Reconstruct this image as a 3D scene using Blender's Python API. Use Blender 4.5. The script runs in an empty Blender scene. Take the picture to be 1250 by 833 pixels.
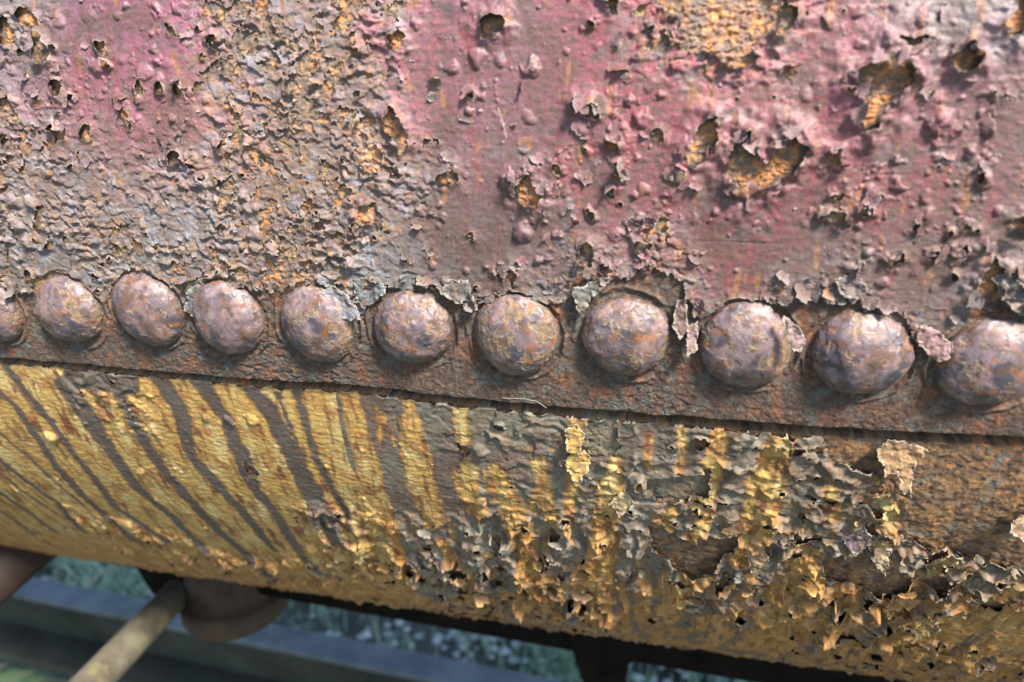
import bpy, math, random
import numpy as np
from mathutils import Matrix, Vector
random.seed(7)
R = math.radians
scene = bpy.context.scene
COL = scene.collection

# ------------------------------------------------------------------ camera
F_PX = 857.9                                     # focal length in pixels of a 1250 wide picture
CAM = np.array([0.06318584, -0.296569, 0.10438566])
ROT = np.array([[0.97717359, -0.20351518, -0.06093722],      # columns: right, forward, up
                [0.21206617, 0.91738968, 0.33678498],
                [-0.01263768, -0.34202011, 0.93960765]])
cd = bpy.data.cameras.new('camera')
cam = bpy.data.objects.new('camera', cd)
COL.objects.link(cam)
cd.sensor_width = 36
cd.lens = F_PX / 1250 * 36
cd.clip_start = 0.01
cd.clip_end = 500
cd.dof.use_dof = True
cd.dof.focus_distance = 0.345
cd.dof.aperture_fstop = 6.2
M = Matrix(((ROT[0, 0], ROT[0, 2], -ROT[0, 1], CAM[0]),
            (ROT[1, 0], ROT[1, 2], -ROT[1, 1], CAM[1]),
            (ROT[2, 0], ROT[2, 2], -ROT[2, 1], CAM[2]), (0, 0, 0, 1)))
cam.matrix_world = M
scene.camera = cam

# ------------------------------------------------------------------ light
SUN_EL, SUN_ROT = R(50), R(131)                  # from the upper right, behind the camera
w = bpy.data.worlds.new("World")
scene.world = w
w.use_nodes = True
nt = w.node_tree
sky = nt.nodes.new('ShaderNodeTexSky')
sky.sky_type = 'NISHITA'
sky.sun_disc = False
sky.sun_elevation = SUN_EL
sky.sun_rotation = SUN_ROT
sky.dust_density = 1.0
nt.links.new(sky.outputs[0], nt.nodes['Background'].inputs[0])
nt.nodes['Background'].inputs[1].default_value = 0.092
sd = bpy.data.lights.new('sun', 'SUN')
sd.energy = 4.7
sd.angle = R(12)
sd.color = (1.0, 0.93, 0.82)
sun = bpy.data.objects.new('sun', sd)
COL.objects.link(sun)
sv = Vector((math.sin(SUN_ROT) * math.cos(SUN_EL), math.cos(SUN_ROT) * math.cos(SUN_EL), math.sin(SUN_EL)))
sun.rotation_euler = sv.to_track_quat('Z', 'Y').to_euler()
scene.view_settings.view_transform = 'Standard'
scene.view_settings.look = 'None'
scene.view_settings.exposure = 1.5
scene.view_settings.gamma = 1

# ------------------------------------------------------------------ noise (arrays, millimetres)
def h2(ix, iy, seed):
    n = (ix.astype(np.int64) * 374761393 + iy.astype(np.int64) * 668265263 + seed * 974634777) & 0xffffffff
    n = ((n ^ (n >> 13)) * 1274126177) & 0xffffffff
    n = ((n ^ (n >> 16)) * 2246822519) & 0xffffffff
    n = n ^ (n >> 15)
    return (n & 0xffffff).astype(np.float32) / 16777216.0

def perlin(x, y, seed=0):
    x0 = np.floor(x); y0 = np.floor(y)
    fx = (x - x0).astype(np.float32); fy = (y - y0).astype(np.float32)
    x0 = x0.astype(np.int64); y0 = y0.astype(np.int64)
    u = fx * fx * fx * (fx * (fx * 6 - 15) + 10); v = fy * fy * fy * (fy * (fy * 6 - 15) + 10)
    def g(dx, dy):
        a = h2(x0 + dx, y0 + dy, seed) * 6.2831853
        return np.cos(a) * (fx - dx) + np.sin(a) * (fy - dy)
    a = g(0, 0); b = g(1, 0); c = g(0, 1); d = g(1, 1)
    return ((a + (b - a) * u) * (1 - v) + (c + (d - c) * u) * v) * 1.5

def fbm(x, y, L, o=4, seed=0, gain=0.5):
    s = 0; a = 1.0; t = 0
    for k in range(o):
        s = s + a * perlin(x / L, y / L, seed + 31 * k)
        t += a; a *= gain; L = L / 2.03
    return s / t * 1.4

def worley(x, y, L, seed=0, jit=1.0):
    """distance to nearest and second point (mm), offset to the nearest, three random numbers of its cell"""
    x = x / L; y = y / L
    ix = np.floor(x).astype(np.int64); iy = np.floor(y).astype(np.int64)
    f1 = np.full(x.shape, 9., np.float32); f2 = f1.copy()
    ox = np.zeros(x.shape, np.float32); oy = ox.copy()
    cx = np.zeros(x.shape, np.int64); cy = cx.copy()
    for dx in (-1, 0, 1):
        for dy in (-1, 0, 1):
            jx = ix + dx; jy = iy + dy
            px = jx + .5 + (h2(jx, jy, seed) - .5) * jit; py = jy + .5 + (h2(jx, jy, seed + 5) - .5) * jit
            ex = (x - px).astype(np.float32); ey = (y - py).astype(np.float32)
            d = np.sqrt(ex * ex + ey * ey)
            n = d < f1
            f2 = np.where(n, f1, np.minimum(f2, d))
            f1 = np.where(n, d, f1); ox = np.where(n, ex, ox); oy = np.where(n, ey, oy)
            cx = np.where(n, jx, cx); cy = np.where(n, jy, cy)
    return f1 * L, f2 * L, ox * L, oy * L, h2(cx, cy, seed + 11), h2(cx, cy, seed + 12), h2(cx, cy, seed + 13)

def sst(a, b, x):
    t = np.clip((x - a) / (b - a), 0, 1)
    return t * t * (3 - 2 * t)

def scales(x, y, L, seed, tilt=.22, step=.5, warp=.35):
    """loose overlapping scales: every cell its own height and tilt (mm)"""
    wx = x + fbm(x, y, L * .8, 3, seed + 3) * L * warp; wy = y + fbm(x, y, L * .8, 3, seed + 4) * L * warp
    f1, f2, ox, oy, a, b, c = worley(wx, wy, L, seed)
    return (a - .5) * step + ox * (b - .5) * 2 * tilt + oy * (c - .6) * 2 * tilt

def chips(x, y, L, seed, lip=.3, warp=.4, sy=1.5, full=False):
    """scales of old paint that stand proud along their lower edge"""
    wx = x + fbm(x, y, L * .9, 4, seed + 3, .42) * L * warp; wy = (y + fbm(x, y, L * .9, 4, seed + 4, .42) * L * warp) * sy
    f1, f2, ox, oy, a, b, c = worley(wx, wy, L, seed)
    h = (a - .5) * lip * .6 + np.clip(.5 - oy, 0, 1.2) * lip * (.3 + c) + ox * (b - .5) * lip * .8
    return (h, a, b, c) if full else h

def bumps(x, y, L, seed, prob, rmin, rmax, hgt):
    """scattered round blisters; returns height, distance from the blister centre over radius, random"""
    wx = x + fbm(x, y, L * .5, 2, seed + 8) * L * .14; wy = y + fbm(x, y, L * .5, 2, seed + 9) * L * .14
    f1, f2, ox, oy, a, b, c = worley(wx, wy, L, seed, .6)
    r = rmin + (rmax - rmin) * b * b
    q = f1 / r
    on = a < prob
    h = np.where(on, np.clip(1 - q * q, 0, 1) ** .8 * r * hgt * (.5 + c), 0)
    return h, np.where(on, q, 9.), r, c

def soft(h, n=1):
    for _ in range(n):
        h = (h + .5 * (np.roll(h, 1, 0) + np.roll(h, -1, 0)) + .5 * (np.roll(h, 1, 1) + np.roll(h, -1, 1))) / 3.
    return h

def grad_norm(f, step):
    gy, gx = np.gradient(f, step)
    return np.sqrt(gx * gx + gy * gy) + 1e-3

def cham(inside, n, step):
    """approximate distance (mm) inside a mask from its edge"""
    d = np.where(inside, 1e3, 0).astype(np.float32)
    s2 = 1.4142 * step
    for _ in range(n):
        m = d
        m = np.minimum(m, np.pad(d[1:], ((0, 1), (0, 0)), constant_values=1e3) + step)
        m = np.minimum(m, np.pad(d[:-1], ((1, 0), (0, 0)), constant_values=1e3) + step)
        m = np.minimum(m, np.pad(d[:, 1:], ((0, 0), (0, 1)), constant_values=1e3) + step)
        m = np.minimum(m, np.pad(d[:, :-1], ((0, 0), (1, 0)), constant_values=1e3) + step)
        m = np.minimum(m, np.pad(d[1:, 1:], ((0, 1), (0, 1)), constant_values=1e3) + s2)
        m = np.minimum(m, np.pad(d[:-1, :-1], ((1, 0), (1, 0)), constant_values=1e3) + s2)
        m = np.minimum(m, np.pad(d[1:, :-1], ((0, 1), (1, 0)), constant_values=1e3) + s2)
        m = np.minimum(m, np.pad(d[:-1, 1:], ((1, 0), (0, 1)), constant_values=1e3) + s2)
        d = m
    return np.minimum(d, n * step)

# ------------------------------------------------------------------ the tank's wall as a surface (X along it, t up it)
PH0 = 0.0713
_g = np.linspace(-.6, .6, 2401)
_k = np.where(_g > 0, 1.5419, np.where(_g > -.13, 2.529, 1.7053))
_dt = _g[1] - _g[0]
_ph = np.concatenate([[0], np.cumsum(-(_k[1:] + _k[:-1]) / 2 * _dt)]); _ph += PH0 - _ph[1200]
_y = np.concatenate([[0], np.cumsum(-(np.sin(_ph[1:]) + np.sin(_ph[:-1])) / 2 * _dt)]); _y -= _y[1200]
_z = np.concatenate([[0], np.cumsum((np.cos(_ph[1:]) + np.cos(_ph[:-1])) / 2 * _dt)]); _z -= _z[1200]

def surf(X, T, H=0.):
    """surface point (metres) of X, T, H in millimetres"""
    t = T / 1000.
    y = np.interp(t, _g, _y); z = np.interp(t, _g, _z); ph = np.interp(t, _g, _ph)
    h = H / 1000.
    return np.stack([X / 1000. + 0 * h, y - np.cos(ph) * h, z - np.sin(ph) * h], -1)

def to_px(p):
    d = (p - CAM) @ ROT
    return np.stack([625 + F_PX * d[..., 0] / d[..., 1], 416.5 - F_PX * d[..., 2] / d[..., 1]], -1)

def inv(x, y, H=0.):
    """where on the wall a place seen in the photograph lies: (X, t) in mm"""
    X = t = 0.
    for _ in range(40):
        q = to_px(surf(np.array([X, X + .1, X]), np.array([t, t, t + .1]), H))
        J = np.stack([(q[1] - q[0]) / .1, (q[2] - q[0]) / .1], 1)
        try:
            dx = np.clip(np.linalg.solve(J, np.array([x, y]) - q[0]), -40, 40)
        except Exception:
            break
        X += dx[0]; t = min(max(t + dx[1], -400), 250)
    return X, t

def inv_pts(pts, H=0.):
    return np.array([inv(a, b, H) for a, b in pts])

def at(x, y, z=None, Y=None):
    """point of the world behind a pixel, on a horizontal plane z or an upright plane Y"""
    d = ROT @ np.array([(x - 625) / F_PX, 1, -(y - 416.5) / F_PX])
    k = (z - CAM[2]) / d[2] if z is not None else (Y - CAM[1]) / d[1]
    return CAM + d * k

def poly_sd(x, y, P):
    """signed distance, positive inside"""
    d = np.full(x.shape, 1e9); ins = np.zeros(x.shape, bool)
    n = len(P)
    for i in range(n):
        ax, ay = P[i]; bx, by = P[(i + 1) % n]
        ex, ey = bx - ax, by - ay
        k = np.clip(((x - ax) * ex + (y - ay) * ey) / (ex * ex + ey * ey + 1e-9), 0, 1)
        d = np.minimum(d, (x - ax - k * ex) ** 2 + (y - ay - k * ey) ** 2)
        c = ((ay > y) != (by > y)) & (x < (bx - ax) * (y - ay) / (by - ay + 1e-12) + ax)
        ins ^= c
    d = np.sqrt(d)
    return np.where(ins, d, -d)

def lin(c):
    c = np.asarray(c, float) / 255.
    return np.where(c <= .04045, c / 12.92, ((c + .055) / 1.055) ** 2.4)
KA = 0.55                                        # from the brightness seen to the paint's own reflectance
def lin_soft(c):
    a = lin(c); g = a.mean(-1, keepdims=True)
    return g + (a - g) * SATK
SATK = .8
def alb(c):
    return lin_soft(c) * KA

def field(x, y, ctrl, sig, H=0.):
    """smooth field through values given at places of the wall"""
    P = inv_pts([c[0] for c in ctrl], H); V = np.array([c[1] for c in ctrl], float)
    if V.ndim == 1: V = V[:, None]
    sy, sx = max(1, x.shape[0] // 90), max(1, x.shape[1] // 160)
    gx = x[::sy, ::sx]; gy = y[::sy, ::sx]
    W = np.exp(-((gx[..., None] - P[:, 0]) ** 2 + (gy[..., None] - P[:, 1]) ** 2) / (2 * sig * sig)) + 1e-12 / (1 + (gx[..., None] - P[:, 0]) ** 2 + (gy[..., None] - P[:, 1]) ** 2)
    F = (W @ V) / W.sum(-1)[..., None]
    # bilinear to full size
    iy = np.arange(x.shape[0]) / sy; ix = np.arange(x.shape[1]) / sx
    y0 = np.clip(np.floor(iy).astype(int), 0, F.shape[0] - 1); x0 = np.clip(np.floor(ix).astype(int), 0, F.shape[1] - 1)
    y1 = np.minimum(y0 + 1, F.shape[0] - 1); x1 = np.minimum(x0 + 1, F.shape[1] - 1)
    fy = (iy - y0)[:, None, None]; fx = (ix - x0)[None, :, None]
    o = F[y0][:, x0] * (1 - fy) * (1 - fx) + F[y1][:, x0] * fy * (1 - fx) + F[y0][:, x1] * (1 - fy) * fx + F[y1][:, x1] * fy * fx
    return o if V.shape[1] > 1 else o[..., 0]

# ------------------------------------------------------------------ objects and materials
def tag(o, label=None, cat=None, group=None, kind=None):
    for k, v in (('label', label), ('category', cat), ('group', group), ('kind', kind)):
        if v: o[k] = v
    return o

def empty(name, loc):
    o = bpy.data.objects.new(name, None); COL.objects.link(o)
    o.location = loc; o.empty_display_size = .05
    return o

def link_mesh(name, me, mat, parent=None):
    o = bpy.data.objects.new(name, me); COL.objects.link(o)
    if mat: me.materials.append(mat)
    if parent is not None:
        o.parent = parent
        o.matrix_parent_inverse = Matrix.Translation(-root_loc(parent))
    return o

def root_loc(p):
    v = Vector((0, 0, 0))
    v += p.location
    return v

def raw_mesh(name, V, quads, col=None, gl=None):
    me = bpy.data.meshes.new(name)
    V = np.ascontiguousarray(V, np.float32); quads = np.ascontiguousarray(quads, np.int32)
    me.vertices.add(len(V)); me.vertices.foreach_set('co', V.ravel())
    me.loops.add(quads.size); me.loops.foreach_set('vertex_index', quads.ravel())
    me.polygons.add(len(quads)); me.polygons.foreach_set('loop_start', np.arange(0, quads.size, quads.shape[1], dtype=np.int32))
    me.polygons.foreach_set('use_smooth', np.ones(len(quads), bool))
    me.update(calc_edges=True)
    if col is not None:
        a = me.color_attributes.new('tint', 'FLOAT_COLOR', 'POINT')
        c = np.ones((len(V), 4), np.float32); c[:, :3] = np.clip(col, .003, .95)
        a.data.foreach_set('color', c.ravel())
    if gl is not None:
        a = me.attributes.new('gloss', 'FLOAT', 'POINT')
        a.data.foreach_set('value', np.ascontiguousarray(gl, np.float32))
    return me

def grid_mesh(name, X, T, H, col, gl, m=None, step=.4, dX=0, dT=0, close=None):
    """a sheet over the wall; where m < 0 it is cut away along a clean outline"""
    ny, nx = X.shape
    idx = np.arange(ny * nx).reshape(ny, nx)
    q = np.stack([idx[:-1, :-1], idx[:-1, 1:], idx[1:, 1:], idx[1:, :-1]], -1).reshape(-1, 4)
    if m is not None:
        ins = (m > 0).ravel()
        keep = ins[q].any(1)
        q = q[keep]
        gy, gx = np.gradient(m, step)
        g2 = gx * gx + gy * gy + 1e-4
        s = np.where(m <= 0, -m / g2, 0)
        mx = np.clip(s * gx, -step * .95, step * .95); my = np.clip(s * gy, -step * .95, step * .95)
        dX = dX + mx; dT = dT + my
    P = surf(X + dX, T + dT, H).reshape(-1, 3)
    C = col.reshape(-1, 3); G = gl.ravel()
    if m is not None:
        used = np.zeros(ny * nx, bool); used[q.ravel()] = True
        mp = np.cumsum(used) - 1
        q = mp[q]; P = P[used]; C = C[used]; G = G[used]
    return raw_mesh(name, P, q, C, G)

def nodes(mat):
    mat.use_nodes = True
    return mat.node_tree, mat.node_tree.nodes, mat.node_tree.links

def wall_mat(name, bump=.35, mott=.25, sc=900., spec=.5, coat=0., rlo=.33, rhi=.88):
    """reads the tint and gloss laid down with the sheet and adds grain finer than the mesh"""
    m = bpy.data.materials.new(name); t, N, L = nodes(m)
    b = N['Principled BSDF']
    at_ = N.new('ShaderNodeAttribute'); at_.attribute_name = 'tint'
    gl_ = N.new('ShaderNodeAttribute'); gl_.attribute_name = 'gloss'
    tc = N.new('ShaderNodeTexCoord')
    n1 = N.new('ShaderNodeTexNoise'); n1.inputs['Scale'].default_value = sc; n1.inputs['Detail'].default_value = 6; n1.inputs['Roughness'].default_value = .65
    n2 = N.new('ShaderNodeTexNoise'); n2.inputs['Scale'].default_value = sc * .3; n2.inputs['Detail'].default_value = 5
    for n in (n1, n2): L.new(tc.outputs['Object'], n.inputs['Vector'])
    mr = N.new('ShaderNodeMapRange'); mr.inputs['From Min'].default_value = .3; mr.inputs['From Max'].default_value = .7
    mr.inputs['To Min'].default_value = 1 - mott; mr.inputs['To Max'].default_value = 1 + mott
    L.new(n1.outputs['Fac'], mr.inputs['Value'])
    mx = N.new('ShaderNodeMix'); mx.data_type = 'RGBA'; mx.blend_type = 'MULTIPLY'; mx.inputs['Factor'].default_value = 1
    L.new(at_.outputs['Color'], mx.inputs['A']); L.new(mr.outputs['Result'], mx.inputs['B'])
    L.new(mx.outputs['Result'], b.inputs['Base Color'])
    rr = N.new('ShaderNodeMapRange'); rr.inputs['To Min'].default_value = rhi; rr.inputs['To Max'].default_value = rlo
    L.new(gl_.outputs['Fac'], rr.inputs['Value'])
    ad = N.new('ShaderNodeMath'); ad.operation = 'MULTIPLY_ADD'; ad.inputs[1].default_value = .25
    L.new(n2.outputs['Fac'], ad.inputs[0]); 
    sb = N.new('ShaderNodeMath'); sb.operation = 'SUBTRACT'; sb.inputs[1].default_value = .12
    L.new(rr.outputs['Result'], sb.inputs[0]); L.new(sb.outputs[0], ad.inputs[2])
    L.new(ad.outputs[0], b.inputs['Roughness'])
    b.inputs['Specular IOR Level'].default_value = spec
    bp = N.new('ShaderNodeBump'); bp.inputs['Strength'].default_value = bump; bp.inputs['Distance'].default_value = .0005
    L.new(n1.outputs['Fac'], bp.inputs['Height']); L.new(bp.outputs['Normal'], b.inputs['Normal'])
    return m

MAT_RUST = wall_mat('rusted steel', bump=.6, mott=.3, sc=1100, spec=.3, rlo=.5, rhi=.95)
MAT_PAINT = wall_mat('weathered paint', bump=.4, mott=.16, sc=1300, spec=.45, rlo=.38, rhi=.9)
MAT_YELLOW = wall_mat('weathered yellow paint', bump=.45, mott=.2, sc=1200, spec=.35, rlo=.5, rhi=.92)
MAT_RIVET = wall_mat('rusted and painted rivet', bump=.35, mott=.2, sc=1500, spec=.5, rlo=.38, rhi=.85)

def mixc(a, b, k):
    return a + (b - a) * np.asarray(k)[..., None]

# ================================================================== THE TANK
tank = empty('riveted_tank', (0, .45, -.25))
tag(tank, 'rusty riveted tank with peeling pink paint above its seam, streaked yellow below', 'tank')

RIV_PX = [(-22, 381), (76, 383), (173, 383), (272, 393), (383, 401), (499, 405), (627, 414), (763, 417), (911, 428), (1054, 438), (1212, 450), (1375, 464)]
RIV = inv_pts(RIV_PX, 5.)
EDGE = inv_pts([(-150, 424), (0, 437), (75, 443), (150, 450), (300, 463), (420, 469), (560, 486), (700, 499), (850, 510), (1000, 522), (1125, 529), (1250, 534), (1400, 546)])
def t_edge(X):
    return np.interp(X, EDGE[:, 0], EDGE[:, 1])
XU0, XU1, TU1, SU = -375., 275., 195., .4

# ---- upper plate: rusted steel
nx = int((XU1 - XU0) / SU); 
xs = XU0 + np.arange(nx) * SU
ts = -46. + np.arange(int((TU1 + 46) / SU)) * SU
X, T = np.meshgrid(xs, ts)
te = t_edge(xs) + perlin(xs / 14, xs * 0, 3) * .8 + fbm(xs, xs * 0, 3., 3, 9) * .45
# warped coordinates for ragged outlines
WX = X + fbm(X, T, 9, 5, 21, .6) * 3.2; WT = T + fbm(X, T, 9, 5, 22, .6) * 3.2
rd = np.full(X.shape, 1e3)
for rx, rt in RIV:
    rd = np.minimum(rd, np.hypot(X - rx, T - rt))

# how much paint clings, -1 none .. 1 whole
COVER = [((20, 30), .3), ((130, 60), .9), ((60, 110), .65), ((200, 40), .9), ((210, 130), .75), ((120, 170), .5), ((20, 170), .1), ((40, 230), .25), ((130, 240), .3),
         ((225, 230), .3), ((270, 40), -.15), ((320, 90), -.25), ((370, 140), -.35), ((400, 60), -.2), ((300, 170), -.2), ((280, 250), .0), ((380, 220), -.25), ((440, 120), -.05),
         ((430, 200), -.2), ((470, 190), -.25), ((350, 280), -.05), ((420, 260), .1), ((250, 310), .05), ((150, 310), .2), ((60, 310), .3), ((470, 270), .35), ((450, 20), -.2), ((420, 330), .1), ((340, 330), -.1),
         ((520, 60), .95), ((540, 160), .95), ((540, 215), .3), ((560, 290), 1.), ((650, 80), 1.), ((640, 200), .9), ((620, 270), .9), ((760, 80), .9), ((760, 200), .9), ((720, 290), .7),
         ((870, 30), -.6), ((840, 10), -.4), ((920, 30), -.2), ((880, 120), .95), ((1000, 60), 1.), ((960, 200), .9), ((920, 300), 1.), ((1100, 60), .85), ((1200, 60), .75), ((1240, 20), .2), ((1120, 200), .9),
         ((1200, 200), .85), ((1100, 300), .8), ((1200, 290), .65), ((1050, 340), .5), ((520, 330), .45), ((600, 330), .5), ((700, 330), .25), ((800, 330), .15), ((980, 350), .3), ((1150, 370), .5)]
cov = field(X, T, COVER, 16)
# paint outline above the rivets: below it the seam strip is bare
STRIP = inv_pts([(-200, 330), (0, 338), (60, 336), (110, 352), (150, 336), (200, 345), (235, 350), (300, 348), (345, 348), (400, 352), (440, 385), (460, 350), (520, 342), (575, 372), (620, 358), (660, 368), (690, 372),
                 (705, 330), (745, 345), (800, 322), (835, 345), (848, 380), (880, 372), (940, 368), (985, 362), (1040, 362), (1075, 395), (1120, 415), (1150, 438), (1175, 402), (1190, 352), (1225, 372), (1320, 392), (1450, 400)])
strip_t = np.interp(X, STRIP[:, 0], STRIP[:, 1])
m_strip = (WT - strip_t) * .8 + fbm(X, T, 5, 3, 40) * 1.5
m_strip = np.where(X < -170, m_strip + 7 * sst(-170, -215, X), m_strip)
n = fbm(X, T, 9.5, 6, 61, .58) + .45 * fbm(X, T, 30, 3, 62)
f = n * 1.0 + cov * .85 + .2
m_cov = f / grad_norm(f, SU)
m_cov = np.clip(m_cov, -6, 6)

# broken blisters and peeled places, (outline, how far their rim stands up, what shows inside)
HOLES = [([(42, 48), (52, 42), (62, 58), (64, 76), (55, 80), (48, 66)], 2.2), ([(117, 50), (131, 50), (135, 66), (126, 68)], 1.2), ([(66, 100), (76, 98), (82, 118), (74, 121)], 1.6), ([(25, 10), (48, 14), (52, 34), (30, 34)], 1.),
         ([(168, 100), (174, 99), (176, 117), (169, 114)], 1.5), ([(146, 131), (152, 130), (166, 155), (160, 160), (152, 150)], 1.), ([(205, 32), (214, 35), (218, 48), (210, 46)], 1.4), ([(213, 104), (220, 101), (227, 117), (218, 115)], 1.2),
         ([(105, 150), (116, 150), (112, 176), (100, 172)], 1.), ([(68, 160), (82, 158), (84, 170), (72, 174)], 1.2), ([(0, 30), (14, 22), (22, 50), (10, 58)], 1.), ([(0, 120), (16, 118), (30, 150), (8, 155)], 1.),
         ([(586, 30), (596, 20), (613, 19), (617, 28), (606, 44), (592, 43)], 2.4), ([(474, 45), (486, 40), (498, 46), (492, 58), (480, 60)], 1.6), ([(733, 0), (748, 0), (757, 14), (748, 20)], 2.2), ([(712, 132), (722, 128), (733, 133), (733, 145), (718, 142)], 2.4), ([(697, 128), (704, 118), (703, 136)], 2.2),
         ([(629, 222), (641, 217), (647, 216), (652, 226), (661, 232), (658, 248), (644, 250), (632, 240)], 2.2), ([(738, 172), (746, 170), (757, 182), (745, 184)], 1.8), ([(750, 198), (757, 196), (757, 212), (750, 216)], 2.), ([(742, 230), (752, 228), (754, 242), (744, 244)], 1.6), ([(675, 202), (684, 200), (688, 206), (676, 215)], 1.2), ([(796, 160), (806, 160), (812, 172), (802, 172)], 1.2),
         ([(832, 0), (848, 0), (958, 0), (945, 30), (930, 50), (915, 56), (925, 72), (912, 82), (890, 80), (870, 66), (845, 66), (832, 40)], 1.6), ([(955, 12), (972, 8), (973, 24), (962, 38), (945, 50), (948, 34)], 3.0),
         ([(1034, 92), (1046, 88), (1060, 84), (1072, 68), (1086, 64), (1090, 80), (1104, 76), (1113, 96), (1098, 112), (1084, 128), (1072, 140), (1068, 158), (1052, 158), (1048, 138), (1052, 112)], 3.), ([(1118, 108), (1128, 104), (1132, 114), (1122, 118)], 1.5),
         ([(1154, 72), (1168, 56), (1184, 53), (1187, 72), (1184, 86), (1164, 88)], 3.2), ([(1218, 28), (1236, 10), (1250, 0), (1262, 20), (1236, 50), (1222, 38)], 2.), ([(1217, 120), (1228, 118), (1232, 128), (1221, 128)], 2.),
         ([(888, 200), (890, 182), (902, 174), (911, 163), (918, 178), (926, 196), (942, 200), (948, 178), (962, 168), (982, 182), (976, 196), (962, 212), (940, 222), (922, 232), (912, 246), (900, 240), (890, 218)], 3.),
         ([(836, 182), (846, 176), (852, 160), (866, 146), (878, 142), (870, 160), (874, 172), (862, 188), (850, 206), (840, 196)], 2.4), ([(1004, 194), (1012, 184), (1024, 182), (1030, 198), (1018, 205), (1006, 202)], 2.2), ([(1012, 242), (1028, 232), (1031, 240), (1022, 248)], 1.8), ([(1008, 262), (1018, 258), (1032, 262), (1026, 268), (1014, 268)], 1.6), ([(1048, 258), (1062, 250), (1065, 258), (1052, 262)], 1.6),
         ([(1187, 214), (1196, 210), (1198, 220), (1190, 224)], 1.4), ([(1082, 312), (1098, 308), (1100, 318), (1088, 322)], 2.2), ([(1164, 306), (1176, 302), (1178, 312), (1168, 314)], 2.), ([(1232, 268), (1250, 262), (1256, 280), (1238, 284)], 2.4), ([(1040, 328), (1052, 324), (1054, 332), (1042, 334)], 1.6), ([(1190, 355), (1200, 330), (1212, 312), (1222, 330), (1218, 380), (1196, 392)], 2.2),
         ([(484, 165), (470, 145), (478, 130), (494, 150), (502, 180), (494, 185)], 1.6), ([(436, 145), (446, 160), (470, 190), (462, 215), (442, 205), (432, 175)], 1.), ([(545, 205), (562, 210), (560, 222), (530, 220)], 1.3), ([(438, 252), (452, 250), (456, 270), (438, 276)], 1.6), ([(605, 334), (622, 328), (634, 334), (628, 344), (610, 344)], 2.), ([(706, 320), (716, 296), (726, 300), (724, 322), (712, 338)], 2.2),
         ([(786, 278), (800, 276), (798, 286), (788, 288)], 1.6), ([(570, 288), (578, 284), (578, 294), (570, 296)], 1.4), ([(428, 40), (438, 36), (440, 56), (430, 58)], .8), ([(1090, 50), (1110, 44), (1140, 46), (1142, 56), (1106, 56)], 1.6), ([(1225, 330), (1245, 345), (1250, 372), (1230, 368)], 1.6)]
m_hole = np.full(X.shape, 12.); rim = np.zeros(X.shape); rimw = np.zeros(X.shape)
for P_, up in HOLES:
    Q = inv_pts(P_)
    a = ((xs > Q[:, 0].min() - 16) & (xs < Q[:, 0].max() + 16)).nonzero()[0]; b = ((ts > Q[:, 1].min() - 16) & (ts < Q[:, 1].max() + 16)).nonzero()[0]
    if len(a) < 2 or len(b) < 2: continue
    sl = (slice(b[0], b[-1] + 1), slice(a[0], a[-1] + 1))
    lx = X[sl] + (WX[sl] - X[sl]) * .75; lt = T[sl] + (WT[sl] - T[sl]) * .75
    s = -poly_sd(lx, lt, Q)                      # positive outside the hole = paint
    m_hole[sl] = np.minimum(m_hole[sl], s)
    size = math.sqrt(abs(np.dot(Q[:, 0], np.roll(Q[:, 1], 1)) - np.dot(Q[:, 1], np.roll(Q[:, 0], 1))) / 2)
    wd = 1.6 + .32 * min(size, 14)
    k = 1.6 * min(1, size / 8.) * up * np.exp(-np.clip(s, 0, None) / wd) * (.75 + .7 * fbm(X[sl], T[sl], 7, 2, 77))
    rim[sl] = np.maximum(rim[sl], k)

# blisters of three sizes
bl = 0; m_small = np.full(X.shape, 9.)
clus = .08 + 1.6 * sst(-.15, .4, fbm(X, T, 30, 3, 320))
den = clus * field(X, T, [((60, 100), .5), ((150, 60), .35), ((220, 200), .5), ((100, 220), .6), ((340, 100), .5), ((340, 250), .6), ((540, 80), .25), ((560, 170), .06), ((620, 130), .1), ((640, 250), .3), ((560, 260), .2), ((700, 150), .45), ((740, 220), .5),
                   ((780, 60), .35), ((680, 60), .1), ((880, 130), .15), ((920, 280), .08), ((1000, 120), .08), ((1060, 60), .5), ((1150, 120), .45), ((1120, 250), .5), ((1200, 200), .6), ((1040, 300), .6), ((1180, 320), .6), ((850, 250), .5), ((800, 300), .5)], 14)
for L_, sd_, r0, r1, hh, br in ((12, 101, 2.2, 5.2, .50, .3), (6., 102, .9, 2.5, .6, .14), (3.2, 103, .4, 1.25, .5, .0)):
    h_, q_, r_, c_ = bumps(X, T, L_, sd_, den * (1.15 if L_ > 4 else 1.3) + .05, r0, r1, hh)
    bl = bl + h_
    hole_r = (.25 + .5 * np.modf(c_ * 7.3)[0])
    m_small = np.minimum(m_small, np.where((np.modf(c_ * 13.7)[0] < br), (q_ - hole_r) * r_ + fbm(X, T, 2.2, 3, 104) * .7, 9.))
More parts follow.
